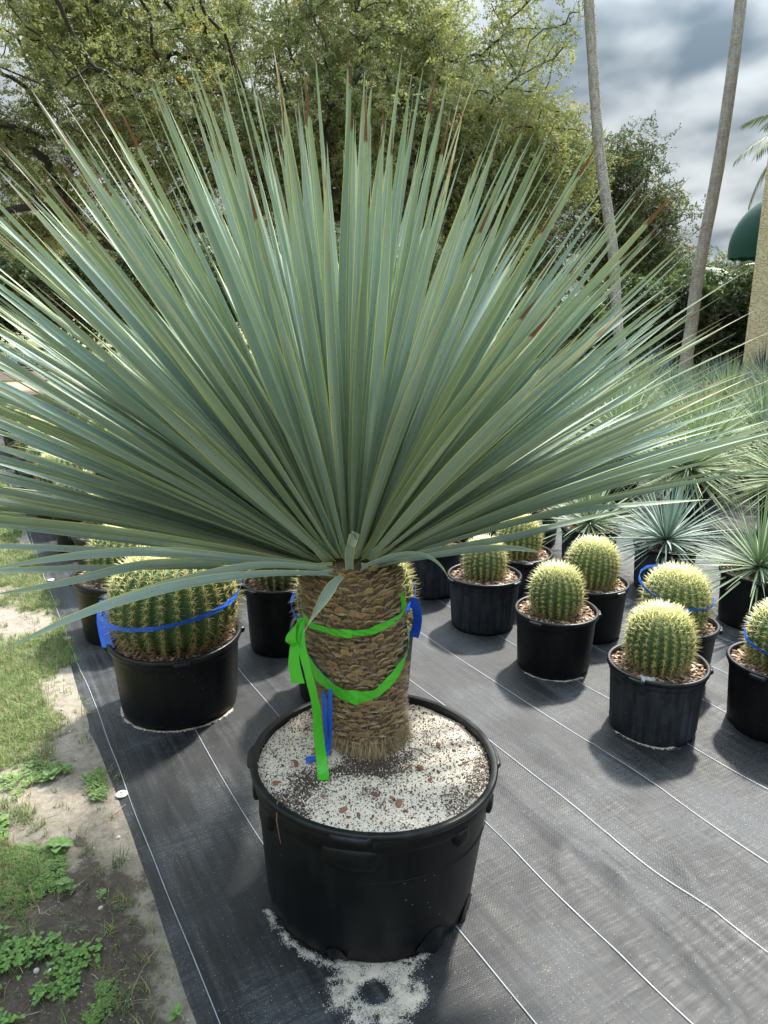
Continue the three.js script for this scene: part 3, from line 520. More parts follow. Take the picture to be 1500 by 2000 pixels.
{
  const S1 = yuccaPot(3.95, -7.75, 'steel', 'steel-blue yucca rosette at the right behind the lime ones', { s: 1.05, stem: 0.15 });
  const S2 = yuccaPot(2.95, -7.4, 'mid', 'dark green yucca rosette in the third field row', { s: 1.05, stem: 0.1 });
  const S3 = yuccaPot(4.35, -9.4, 'lime', 'bright green yucca rosette near the stucco wall', { s: 1.15, stem: 0.15 });
  const near = { 0: 'dark green yucca rosette at the right edge behind the yellow-green one', 6: 'steel-blue yucca rosette nearest the drooping plant', 18: 'bright green yucca rosette close behind the large lime-green one', 19: 'dark green yucca rosette just right of the large lime-green one', 20: 'bright green yucca rosette left behind the large lime-green one', 21: 'steel-blue yucca rosette deep behind the large crown leaves', 22: 'bright green yucca rosette beside the steel-blue one at right' };
  const lab = 'yucca rosette among the far rows on the right', gp = 'yuccas in the far rows on the right';
  [[S2, 3.4, -6.6], [S1, 2.5, -8.1], [S2, 2.1, -7.6], [S1, 3.45, -8.6], [S3, 3.2, -9.3], [S2, 3.9, -10.1], [S1, 4.9, -8.7], [S1, 5.2, -10.2], [S2, 4.6, -10.9], [S1, 4.1, -11.6], [S1, 5.3, -11.8], [S2, 3.3, -10.9], [S1, 2.7, -10.3], [S1, 3.6, -12.3], [S2, 5.9, -12.6], [S1, 4.7, -12.9], [S1, 2.6, -9.0], [S2, 1.6, -8.3], [S3, 2.72, -6.25], [S2, 3.3, -5.85], [S3, 2.2, -6.75], [S1, 1.25, -7.3], [S3, 3.65, -7.0], [S2, 3.1, -8.0], [S3, 4.5, -8.1], [S1, 1.85, -9.3], [S3, 5.1, -9.2]].forEach(([s, x, z], k) => copyOf(s, [x, FAB + 0.003, z], k * 1.3, near[k] ?? `${s === S1 ? 'steel-blue' : s === S2 ? 'dark green' : 'bright green'} ${lab}`, gp, 0.92 + 0.2 * h3(k, 3, 1)));
  // drooping dark strap-leaved plant by the wall
  const d = thing('drooping_plant', 'dark drooping strap-leaved plant in black pot by the stucco wall', 'plant', [6.05, FAB, -12.0]);
  makePot(d, { rb: 0.2, rt: 0.24, h: 0.35, wall: M.potBlack, rim: M.potRim, grips: 2, wob: 0.002 });
  const f = part('leaves', rosetteGeo({ n: 240, L: 0.75, w: 0.018, seed: 63, colA: [0.012, 0.016, 0.014], colB: [0.05, 0.06, 0.05], low: 0.1, droop: 1.1, tipc: [0.03, 0.03, 0.03], seg: 7 }), blade, d); f.position.y = 0.45; f.userData.kind = 'stuff';
  const tp = thing('terracotta_pot', 'small reddish terracotta pot seen between the large yucca leaves', 'pot', [2.62, FAB, -9.6]);
  part('pot_wall', lathe([[0.001, 0.002], [0.11, 0.002], [0.12, 0.02], [0.15, 0.22], [0.165, 0.222], [0.17, 0.28], [0.155, 0.282], [0.145, 0.2]], 32), std({ color: lin(0.36, 0.13, 0.075), roughness: 0.9 }), tp);
}

// ---------------------------------------------------------------- the large yucca
const G = V(-0.043, FAB, -1.718);
const trunkX = (h) => mix(-0.047, -0.089, (h - 0.36) / 0.54), trunkZ = -1.83, trunkR = (h) => mix(0.107, 0.127, sstep(0.38, 0.72, h)) - 0.03 * sstep(0.86, 0.96, h);
{
  const Y = thing('large_yucca', 'large blue-green yucca with shaggy trunk in big black pot in front', 'yucca', [G.x, G.y, G.z]);
  R = mulberry(4242);
  // pot, tilted a little to the right
  const pot = makePot(Y, { lip: 0.7, rb: 0.274, rt: 0.318, h: 0.402, wall: M.potBlack, rim: M.potRim, seed: 2.2, grips: [-0.16, 1.62, 3.2, -1.5], wob: 0.0045 });
  pot.rotation.z = -0.04; pot.position.set(0.003, 0.006, 0);
  for (const [a, hh] of [[-0.16, 0.075], [0.75, 0.06], [1.25, 0.06], [-0.95, 0.07], [-1.32, 0.06]]) {
    const r = 0.311, w = a === -0.16 ? 0.24 : 0.075, b = part('moulded_tab', arcBar(r - 0.006, r + 0.0065, 0.385 - hh - 0.012, 0.352, a - w, a + w, 8), M.potBlack, pot);
  }
  for (const [y, r] of [[0.255, 0.2985], [0.125, 0.2835]]) part('mould_line', lathe([[r, y - 0.003], [r + 0.0022, y], [r, y + 0.003]], 80), M.potBlack, pot);
  // torn foot of the pot: two folded flaps of plastic
  for (const [a, s] of [[0.62, 1.25], [-0.28, 0.7], [1.15, 1.1]]) {
    const g = new Geo(), rows = [];
    for (let j = 0; j <= 5; j++) { const row = []; for (let i = 0; i <= 8; i++) { const t = i / 8, q = j / 5, an = a + (t - 0.5) * 0.30 * s, r = 0.271 + q * 0.012 + (0.010 * s * Math.sin(Math.PI * t) + 0.006 * Math.sin(t * 9 + a * 5)) * (1 - q); row.push(g.v(Math.sin(an) * r, 0.004 + q * 0.055 * s * Math.sin(Math.PI * (0.12 + 0.76 * t)), Math.cos(an) * r, t, q)); } rows.push(row); }
    for (let j = 0; j < 5; j++) for (let i = 0; i < 8; i++) g.quad(rows[j][i], rows[j][i + 1], rows[j + 1][i + 1], rows[j + 1][i]);
    part('torn_flap', g.build(), M.potRim, pot);
  }
  // soil: perlite, sand and dark peat
  const soilH = (x, z) => { const dx = x - (trunkX(0.38) - G.x), dz = z - (trunkZ - G.z), d = Math.hypot(dx, dz); return 0.386 + 0.016 * Math.exp(-d * d / 0.03) - 0.012 * Math.exp(-((x + 0.0) ** 2 + (z - 0.03) ** 2) / 0.004) + 0.010 * (fbm(x * 16, z * 16, 4, 61) - 0.5) - 0.008 * sstep(0.25, 0.30, Math.hypot(x, z)); };
  const peat = (x, z) => clamp(1.25 * Math.exp(-((x - 0.02) ** 2 / 0.012 + (z - 0.04) ** 2 / 0.0042)) + 0.5 * Math.exp(-((x + 0.13) ** 2 / 0.004 + (z + 0.06) ** 2 / 0.010)) + 0.55 * sstep(0.54, 0.70, fbm(x * 11 + 5, z * 11, 4, 66)) + 0.2 * Math.exp(-((x + 0.16) ** 2 / 0.006 + (z - 0.12) ** 2 / 0.006)));
  const sandy = (x, z) => clamp(1.1 * Math.exp(-((x + 0.055) ** 2 / 0.0022 + (z - 0.115) ** 2 / 0.0014)) + Math.exp(-((x + 0.04) ** 2 / 0.006 + (z - 0.25) ** 2 / 0.0016)) + 0.9 * Math.exp(-((x - 0.13) ** 2 / 0.008 + (z - 0.10) ** 2 / 0.012)) + 0.8 * Math.exp(-((x - 0.15) ** 2 / 0.012 + (z + 0.12) ** 2 / 0.012)) + 0.9 * Math.exp(-((x + 0.20) ** 2 / 0.006 + (z + 0.02) ** 2 / 0.010)) + Math.exp(-((x + 0.125) ** 2 / 0.0012 + (z - 0.02) ** 2 / 0.002)));
  const N = 1024, S = 0.66;
  const sm = colourTexture(N, N, (px, py) => {
    const x = (px / N - 0.5) * S, z = (py / N - 0.5) * S, f = h3(px >> 1, py >> 1, 4), f2 = n2(px / 5, py / 5, 9), m = fbm(x * 60, z * 60, 3, 8);
    let c = mixc([0.030, 0.022, 0.017], [0.085, 0.062, 0.048], f2);
    const pale = clamp(0.74 + 0.9 * sandy(x, z) - 0.95 * peat(x, z) + 0.5 * (fbm(x * 25, z * 25, 3, 12) - 0.5));
    if (f2 * 0.6 + f * 0.4 < 0.18 + 0.62 * pale) c = mixc([0.58, 0.49, 0.385], [0.84, 0.75, 0.63], f * 0.7 + 0.3 * m);
    return c;
  });
  sm.wrapS = sm.wrapT = THREE.ClampToEdgeWrapping;
  const g = new Geo(), rows = [], nr = 40, ns = 96;
  for (let k = 0; k <= nr; k++) { const row = []; for (let s = 0; s <= ns; s++) { const a = s / ns * 6.28319, q = 0.307 * k / nr, x = Math.sin(a) * q, z = Math.cos(a) * q; row.push(g.v(x, soilH(x, z), z, x / S + 0.5, z / S + 0.5)); } rows.push(row); }
  for (let k = 0; k < nr; k++) for (let s = 0; s < ns; s++) g.quad(rows[k][s], rows[k + 1][s], rows[k + 1][s + 1], rows[k][s + 1]);
  const soil = part('soil', g.build(), std({ map: sm, roughness: 0.95, bumpMap: heightTexture(512, 512, (x, y) => 0.5 * h3(x, y, 4) + 0.5 * tileFbm(x, y, 512, 512, 64, 3, 5)), bumpScale: 0.003 }), Y);
  soil.rotation.z = -0.04; soil.position.set(0.003, 0.010, 0);
  { // loose grains
    const ms = [], cs = [], ico = new THREE.IcosahedronGeometry(1, 0);
    for (let k = 0; k < 15000; k++) {
      const a = rr(0, 6.2832), q = 0.303 * Math.sqrt(R()), x = Math.sin(a) * q, z = Math.cos(a) * q, p = peat(x, z), pe = R();
      if (R() < 0.72 * p && pe < 0.8) continue;
      const dark = R() < 0.33 + 0.3 * p, s = (dark ? rr(0.0008, 0.0024) : 0.0008 + 0.0022 * R() * R()) * (R() < 0.04 ? 1.5 : 1);
      ms.push(mtx(x, soilH(x, z) + s * 0.4, z, R() * 6, R() * 6, R() * 6, s, s * rr(0.6, 1), s * rr(0.7, 1.2)));
      const w = rr(0.68, 0.9); cs.push(dark ? lin(...mixc([0.03, 0.02, 0.015], [0.16, 0.09, 0.055], R())) : lin(w, w * 0.91, w * 0.80));
    }
    instanced('perlite_grains', ico, std({ roughness: 0.9 }), ms, cs, soil);
  }
  const chipMats = [[0.20, 0.085, 0.05], [0.28, 0.13, 0.075], [0.11, 0.06, 0.04], [0.34, 0.23, 0.13]].map((c) => std({ color: lin(...c), roughness: 0.9 }));
  const chipGeo = [0, 1, 2].map((q) => { const rnd = mulberry(60 + q), gg = new Geo(), n = 7, top = [], bot = []; for (let k = 0; k < n; k++) { const a = k / n * 6.283, r = 0.7 + 0.5 * rnd(); top.push(gg.v(Math.cos(a) * r, 0.35 + 0.3 * rnd(), Math.sin(a) * r * 0.6)); bot.push(gg.v(Math.cos(a) * r * 0.9, -0.3, Math.sin(a) * r * 0.55)); } const c = gg.v(0, 0.55, 0); for (let k = 0; k < n; k++) { const m = (k + 1) % n; gg.tri(c, top[m], top[k]); gg.quad(top[k], top[m], bot[m], bot[k]); } return gg.build(); });
  const chipSpots = [[0.115, 0.055, 0.0125], [0.17, -0.05, 0.011], [0.006, 0.17, 0.009], [0.045, 0.175, 0.008], [0.05, 0.155, 0.008], [-0.07, 0.225, 0.012], [-0.035, 0.24, 0.008], [-0.24, 0.13, 0.014], [-0.2, 0.06, 0.012], [0.235, 0.02, 0.009], [0.14, 0.1, 0.008], [-0.12, 0.18, 0.008], [0.075, 0.22, 0.007], [0.06, 0.195, 0.014], [-0.26, 0.02, 0.008]];
  for (let k = 0; k < 40; k++) { const a = rr(0, 6.28), q = 0.285 * Math.sqrt(R()); chipSpots.push([Math.sin(a) * q, Math.cos(a) * q, rr(0.003, 0.0075)]); }
  chipSpots.forEach(([x, z, s], k) => { const c = part('bark_chip', chipGeo[k % 3], chipMats[k < 12 ? k % 2 : k % 4], soil); c.position.set(x, soilH(x, z) + s * 0.25, z); c.rotation.set(rr(-0.3, 0.3), rr(0, 6), rr(-0.3, 0.3)); c.scale.set(s, s * 0.5, s * (k % 5 === 4 ? 0.35 : 1)); });
  // dry stalks by the rim and on the soil
  for (const [x, z, L, an] of [[0.24, 0.02, 0.05, 0.6], [0.12, -0.01, 0.07, 2.5], [-0.14, -0.02, 0.06, 0.4], [-0.15, 0.0, 0.05, 0.9], [-0.13, 0.03, 0.055, 2.0], [0.02, 0.2, 0.04, 1.2], [0.18, 0.16, 0.045, 0.2]]) { const gg = new Geo(); tube(gg, [V(-L / 2, 0, 0), V(0, 0.004, 0.003), V(L / 2, 0.001, 0)], [0.0016, 0.002, 0.001], 5, [0.20, 0.13, 0.075]); const m = part('dry_stalk', gg.build(), M.bark, soil); m.position.set(x, soilH(x, z) + 0.003, z); m.rotation.y = an; }
  { const gg = new Geo(); tube(gg, [V(-0.215, 0.398, 0.20), V(-0.224, 0.405, 0.228), V(-0.223, 0.37, 0.246), V(-0.218, 0.33, 0.243), V(-0.214, 0.30, 0.238)], [0.0015, 0.0015, 0.0013, 0.0012, 0.0008], 5, [0.22, 0.13, 0.08]); part('root_strand', gg.build(), M.bark, soil); }

  // trunk core
  const tg = new Geo(), tr = [];
  for (let k = 0; k <= 30; k++) { const h = mix(0.37, 0.925, k / 30), row = []; for (let s = 0; s <= 36; s++) { const a = s / 36 * 6.28319, r = (trunkR(h) - 0.008) * (k === 30 ? 0.3 : k === 29 ? 0.7 : 1); row.push(tg.v(trunkX(h) - G.x + Math.sin(a) * r, h - G.y, trunkZ - G.z + Math.cos(a) * r, 0, 0, [0.14, 0.095, 0.055])); } tr.push(row); }
  for (let k = 0; k < 30; k++) for (let s = 0; s < 36; s++) tg.quad(tr[k][s], tr[k][s + 1], tr[k + 1][s + 1], tr[k + 1][s]);
  const trunk = part('trunk', tg.build(), M.bark, Y);
  // the cut leaf bases that cover it
  const scaleGeo = (seed) => {
    const rnd = mulberry(seed), g = new Geo(), n = 6, rows = [];
    const lipJ = Array.from({ length: n + 1 }, () => (rnd() - 0.5) * 0.0045), W = 0.0158;
    const tone = rnd(), brown = mixc([0.33, 0.22, 0.115], [0.49, 0.345, 0.19], tone), mustard = seed % 9 === 4 ? 0.75 : seed % 5 === 2 ? 0.25 : 0;
    const face = mixc(brown, [0.36, 0.24, 0.05], mustard), lip = mixc([0.34, 0.265, 0.18], [0.56, 0.46, 0.33], rnd());
    const def = [[-0.009, 0.0, 0.45, face], [0.0005, 0.005, 0.85, face], [0.006, 0.0115, 0.95, face], [0.0095, 0.0175, 0.9, lip], [0.0102, 0.0162, 0.82, lip], [0.003, 0.001, 0.75, face]];
    for (const [y, z, w, c] of def) { const row = []; for (let i = 0; i <= n; i++) { const x = i / n * 2 - 1, e = x * x; row.push(g.v(x * W * w, y - 0.0085 * e * (y > 0 ? 1 : 0.2) + (y > 0.008 ? lipJ[i] : 0), z * (1 - 0.72 * e) + (y > 0.008 ? lipJ[(i + 3) % (n + 1)] * 0.6 : 0), 0, 0, c.map((q) => q * (0.75 + 0.5 * rnd())))); } rows.push(row); }
    for (let j = 0; j < def.length - 1; j++) for (let i = 0; i < n; i++) g.quad(rows[j][i], rows[j][i + 1], rows[j + 1][i + 1], rows[j + 1][i]);
    return g.build();
  };
  const SG = Array.from({ length: 18 }, (_, k) => scaleGeo(100 + k)), rest = [];
  const spots = [];
  for (let j = 0; j < 36; j++) for (let i = 0; i < 30; i++) { const a = (i + 0.5 * (j % 2) + rr(-0.2, 0.2)) / 30 * 6.28319 + j * 0.045, h = 0.408 + j * 0.0146 + rr(-0.006, 0.006) + 0.006 * Math.sin(a * 3 + j) + 0.010 * Math.sin(a); spots.push([h, a]); }
  const facing = (a) => Math.cos(a) + 0.05;
  spots.sort((p, q) => facing(q[1]) - facing(p[1]));
  spots.forEach(([h, a], k) => {
    const r = trunkR(h) - 0.009, n = V(Math.sin(a), 0, Math.cos(a)), s = V(Math.cos(a), 0, -Math.sin(a)), roll = rr(-0.25, 0.25), up = UPV.clone().addScaledVector(s, roll).addScaledVector(n, rr(-0.12, 0.40)).normalize(), sx = up.clone().cross(n).normalize(), nz = sx.clone().cross(up), m = basis(sx, up, nz, V(trunkX(h) - G.x + n.x * r, h - G.y, trunkZ - G.z + n.z * r), rr(0.75, 1.35));
    const geo = SG[Math.floor(R() * 18)];
    if (k < 298) { const o = part('leaf_base', geo, M.bark, trunk); o.matrixAutoUpdate = true; m.decompose(o.position, o.quaternion, o.scale); } else rest.push(geo.clone().applyMatrix4(m));
  });
  part('leaf_base_cover', mergeGeometries(rest), M.bark, trunk).userData.kind = 'stuff';
  { // hair-like fibres, longest round the foot
    const g = new Geo(), hair = (o, d, L, w, c) => { const sd = V(-d.z, 0.3, d.x).normalize(), b = V(rr(-1, 1), rr(-1.2, 0.2), rr(-1, 1)).multiplyScalar(L * 0.28); let p = null; for (let s = 0; s <= 3; s++) { const q = s / 3, x = o.x + d.x * L * q + b.x * q * q, y = o.y + d.y * L * q + b.y * q * q, z = o.z + d.z * L * q + b.z * q * q, ww = w * (1 - 0.85 * q), a = g.v(x - sd.x * ww, y - sd.y * ww, z - sd.z * ww, 0, 0, c), e = g.v(x + sd.x * ww, y + sd.y * ww, z + sd.z * ww, 0, 0, c); if (p) g.quad(p[0], p[1], e, a); p = [a, e]; } };
    for (let k = 0; k < 13000; k++) { const h = rr(0.40, 0.94), a = rr(0, 6.2832), r = trunkR(h) + rr(-0.004, 0.006), n = V(Math.sin(a), rr(-0.6, 0.9), Math.cos(a)).addScaledVector(V(Math.cos(a), 0, -Math.sin(a)), rr(-1.1, 1.1)).normalize(); hair(V(trunkX(h) - G.x + Math.sin(a) * r, h - G.y, trunkZ - G.z + Math.cos(a) * r), n, rr(0.006, 0.021), rr(0.00025, 0.0006), mixc([0.30, 0.215, 0.125], [0.60, 0.49, 0.34], R())); }
    for (let k = 0; k < 2600; k++) { const h = rr(0.405, 0.455), a = rr(0, 6.2832), r = trunkR(h) + rr(-0.004, 0.012), n = V(Math.sin(a) * 0.5, rr(-1.1, -0.3), Math.cos(a) * 0.5).addScaledVector(V(Math.cos(a), 0, -Math.sin(a)), rr(-0.3, 0.3)).normalize(); hair(V(trunkX(h) - G.x + Math.sin(a) * r, h - G.y, trunkZ - G.z + Math.cos(a) * r), n, rr(0.02, 0.05), rr(0.0005, 0.0012), mixc([0.14, 0.10, 0.05], [0.46, 0.34, 0.18], R())); }
    part('trunk_fibres', g.build(), M.bark, trunk).userData.kind = 'stuff';
  }
  // leaves
  const leafTex = (seed, brown, warm, dry = 0) => colourTexture(64, 1024, (x, y) => {
    const u = (x + 0.5) / 64, v = y / 1024, e = Math.min(u, 1 - u), st = n2(u * 34, v * 3, seed), st2 = n2(u * 70, v * 9, seed + 4), mo = fbm(u * 3, v * 26, 3, seed + 8);
    let c = mixc([0.195, 0.275, 0.238], [0.335, 0.415, 0.375], 0.55 * st + 0.25 * st2 + 0.3 * mo);
    c = mixc(c, [0.22, 0.30, 0.14], warm * 0.5);
    c = mixc(c, [0.34, 0.38, 0.20], 0.6 * sstep(0.05, 0.0, v));
    c = mixc(c, [0.26, 0.28, 0.10], 0.35 * sstep(0.72, 0.98, v));
    c = mixc(c, mixc([0.56, 0.56, 0.10], [0.66, 0.64, 0.24], st2), sstep(0.07, 0.035, e));
    if (h3(x >> 1, y >> 2, seed) > 0.9985) c = [0.06, 0.05, 0.03];
    const b = v - brown + 0.012 * (n2(u * 9, 3, seed) - 0.5);
    if (dry && b > -0.14) c = mixc(c, [0.52, 0.52, 0.33], 0.75 * sstep(-0.14, -0.01, b));
    if (b > 0) c = dry ? mixc(mixc([0.46, 0.32, 0.20], [0.36, 0.26, 0.18], st), [0.62, 0.55, 0.44], sstep(0.008, 0.04, b)) : mixc(mixc([0.20, 0.085, 0.035], [0.11, 0.06, 0.035], st), [0.30, 0.25, 0.19], sstep(0.03, 0.09, b));
    return c;
  });
  const texs = [leafTex(11, 0.992, 0), leafTex(12, 0.955, 0.1), leafTex(13, 0.90, 0.35), leafTex(14, 0.98, 0.2), leafTex(15, 0.90, 0.15, 1), leafTex(16, 0.94, 0.25, 1)];
  const LM = [];
  for (const [k, c, ro] of [[0, [1, 1, 1], 0.62], [1, [0.95, 1, 0.98], 0.62], [2, [0.92, 0.92, 0.78], 0.62], [3, [1.05, 1.04, 1.05], 0.62], [1, [0.70, 0.76, 0.70], 0.62], [3, [0.82, 0.90, 0.94], 0.62], [4, [1, 1, 1], 0.62], [5, [1, 1, 0.97], 0.62]]) LM.push(phys({ map: texs[k], color: lin(...c), roughness: ro, transmission: 0.2, thickness: 0, specularIntensity: 0.6 }));
  const width = (q) => (q < 0.02 ? mix(1.15, 0.72, q / 0.02) : q < 0.5 ? mix(0.56, 1, sstep(0.02, 0.5, q)) : 1 - 0.99 * Math.pow((q - 0.5) / 0.5, 1.65));
  const leafGeo = (seed) => {
    const rnd = mulberry(seed), g = new Geo(), n = 14, W = 0.0238, bow = (rnd() < 0.15 ? 0.12 : rnd() * 0.08), side = (rnd() - 0.5) * 0.05, tw = (rnd() - 0.5) * 1.1, rows = [], cup = 0.12 + 0.12 * rnd();
    for (let k = 0; k <= n; k++) {
      const q = k / n, w = W * width(q) / 2, a = tw * q, ca = Math.cos(a), sa = Math.sin(a), row = [];
      for (let s = 0; s <= 4; s++) { const x = (s / 2 - 1), lx = x * w, lz = (Math.abs(x) - 0.5) * w * cup * 2; row.push(g.v(lx * ca - lz * sa + side * q * q, q, lx * sa + lz * ca - bow * q * q, s / 4, q)); }
      rows.push(row);
    }
    for (let k = 0; k < n; k++) for (let s = 0; s < 4; s++) g.quad(rows[k][s], rows[k][s + 1], rows[k + 1][s + 1], rows[k + 1][s]);
    return g.build();
  };
  const LG = Array.from({ length: 16 }, (_, k) => leafGeo(300 + k));
  const C = V(trunkX(0.9) - G.x, 0.905 - G.y, trunkZ - G.z), A = V(-0.05, 1, 0.0).normalize(), X = V(1, 0.05, 0).normalize(), Z = X.clone().cross(A);
  const list = [];
  const total = 2600;
  for (let k = 0; k < total; k++) {
    const s = 1 - 2 * (k + 0.5) / total; let el = Math.asin(s) * 57.2958 + rr(-2.5, 2.5), az = k * 2.39996 + rr(-0.06, 0.06); const c = Math.cos(az);
    const side = Math.sin(az) > 0 ? 11 : 3, lo = c > 0 ? mix(side, 50, Math.pow(c, 1.15)) : mix(side, 6, -c);
    if (el < lo) continue;
    if (c > -0.75 && el < (Math.sin(az) > 0 ? 19 : 14) && R() > (Math.sin(az) > 0 ? 0.32 : 0.3)) continue;      // few old leaves are left low down
    if (c > 0.25 && el < lo + 14 && R() < 0.5) continue;
    list.push([el / 57.2958, az]);
  }
  const placed = list.map(([el, az]) => {
    const ce = Math.cos(el), d = V(0, 0, 0).addScaledVector(X, Math.sin(az) * ce).addScaledVector(Z, Math.cos(az) * ce).addScaledVector(A, Math.sin(el)).normalize();
    const rad = V(0, 0, 0).addScaledVector(X, Math.sin(az)).addScaledVector(Z, Math.cos(az));
    const o = C.clone().addScaledVector(rad, 0.02 + 0.088 * ce).addScaledVector(A, 0.06 * Math.sin(Math.max(el, -0.1)) - 0.018 * ce);
    let n = A.clone().addScaledVector(d, -A.dot(d)); if (n.lengthSq() < 1e-3) n = rad.clone().negate(); n.normalize();
    const roll = rr(-0.95, 0.95), x = n.clone().cross(d).negate().normalize(), xx = x.clone().multiplyScalar(Math.cos(roll)).addScaledVector(n, Math.sin(roll)), nn = xx.clone().cross(d).normalize();
    const L = 1.12 * (1 - 0.15 * clamp(Math.sin(az)) * ce) * rr(0.91, 1.06) * (1 - 0.10 * sstep(0.3, 1, Math.cos(az)) * ce * 2), w = rr(0.85, 1.2);
    const m = new THREE.Matrix4().makeBasis(xx.multiplyScalar(w), d.clone().multiplyScalar(L), nn.multiplyScalar(L)).setPosition(o);
    return { m, d, g: LG[Math.floor(R() * 16)], mat: LM[R() < (el < 0.75 ? 0.28 : 0.05) ? 6 + Math.floor(R() * 2) : Math.floor(R() * 6)] };
  });
  placed.sort((p, q) => (q.d.z + 0.5 * q.d.y) - (p.d.z + 0.5 * p.d.y));
  const mass = [];
  placed.forEach((p, k) => { if (k < 286) { const o = part('leaf', p.g, p.mat, Y); p.m.decompose(o.position, o.quaternion, o.scale); } else mass.push(p.g.clone().applyMatrix4(p.m)); });
  if (mass.length) part('hidden_leaves', mergeGeometries(mass), LM[0], Y).userData.kind = 'stuff';
  console.log('large yucca leaves', placed.length);
  // single leaves that hang, fold or arch out of the crown (metres, whole scene)
  const own = {
    hang: [[-0.101, 0.922, -1.680], [-0.122, 0.912, -1.636], [-0.150, 0.881, -1.586], [-0.183, 0.830, -1.552]],
    fold: [[-0.083, 0.933, -1.693], [-0.082, 0.978, -1.664], [-0.074, 1.016, -1.643], [-0.069, 1.034, -1.642], [-0.070, 1.033, -1.627], [-0.077, 1.018, -1.613]],
    bend: [[-0.056, 0.932, -1.703], [0.000, 0.967, -1.671], [0.059, 0.990, -1.636], [0.103, 0.991, -1.605], [0.129, 0.978, -1.581], [0.147, 0.954, -1.564]],
    l1: [[-0.119, 0.913, -1.719], [-0.297, 0.945, -1.624], [-0.469, 0.951, -1.522], [-0.623, 0.930, -1.423], [-0.755, 0.888, -1.339]],
    l2: [[-0.126, 0.920, -1.731], [-0.300, 0.958, -1.648], [-0.446, 0.951, -1.563], [-0.574, 0.933, -1.496], [-0.680, 0.910, -1.449]],
    l3: [[-0.127, 0.921, -1.742], [-0.328, 0.967, -1.671], [-0.515, 1.014, -1.580], [-0.676, 1.028, -1.501], [-0.828, 1.020, -1.437]],
    l4: [[-0.130, 0.916, -1.751], [-0.377, 0.940, -1.726], [-0.567, 0.955, -1.658], [-0.730, 0.939, -1.581], [-0.871, 0.933, -1.517]],
    r1: [[-0.032, 0.925, -1.763], [0.138, 0.968, -1.734], [0.307, 1.010, -1.703], [0.471, 1.060, -1.686], [0.620, 1.100, -1.676]],
    r2: [[-0.019, 0.920, -1.762], [0.124, 0.962, -1.711], [0.241, 0.992, -1.668], [0.318, 1.004, -1.629], [0.371, 1.000, -1.608]],
    r3: [[-0.036, 0.923, -1.784], [0.191, 0.990, -1.770], [0.416, 1.050, -1.766], [0.640, 1.077, -1.763], [0.803, 1.089, -1.766]],
  };
  const say = { hang: 'leaf hanging down in front of the trunk with pale dry tip', fold: 'short broken leaf folded over', bend: 'leaf bent sharply down with dry tip' };
  for (const [k, pts] of Object.entries(own)) {
    const cv = new THREE.CatmullRomCurve3(pts.map(([x, y, z]) => V(x, y, z).sub(G))), g = new Geo(), rows = [], n = 22, short = k in say;
    for (let j = 0; j <= n; j++) {
      const q = j / n, p = cv.getPoint(q), t = cv.getTangent(q), out = V(k === 'hang' || k === 'fold' ? 0.1 : 0.0, k === 'hang' || k === 'fold' ? 0.2 : 0.85, k === 'hang' || k === 'fold' ? 1 : 0.5), sd = t.clone().cross(out).normalize(), tw = { hang: 0.9 * q - 0.2, fold: 0.7 * q, bend: 1.2 * q - 0.1 }[k] ?? 0.3 * q, nn = sd.clone().cross(t).normalize();
      sd.multiplyScalar(Math.cos(tw)).addScaledVector(nn, Math.sin(tw)); nn.copy(sd).cross(t).normalize();
      const w = 0.027 * (k === 'fold' ? mix(0.7, 1, q) * (q > 0.96 ? 0.6 : 1) : k === 'hang' ? mix(0.5, 1, sstep(0, 0.45, q)) * (1 - sstep(0.5, 1, q) * 0.97) : width(q)) / 2, row = [];
      for (let s = 0; s <= 4; s++) { const x = s / 2 - 1, lz = (Math.abs(x) - 0.5) * w * 0.4; row.push(g.v(p.x + sd.x * w * x + nn.x * lz, p.y + sd.y * w * x + nn.y * lz, p.z + sd.z * w * x + nn.z * lz, s / 4, short ? mix(0.1, 1, q) : q)); }
      rows.push(row);
    }
    for (let j = 0; j < n; j++) for (let s = 0; s < 4; s++) g.quad(rows[j][s], rows[j][s + 1], rows[j + 1][s + 1], rows[j + 1][s]);
    const o = part('leaf', g.build(), k === 'hang' || k === 'bend' || k === 'r2' || k === 'l2' ? LM[6] : LM[k.charCodeAt(1) % 2 ? 0 : 3], Y); if (say[k]) o.userData.label = say[k];
  }
}
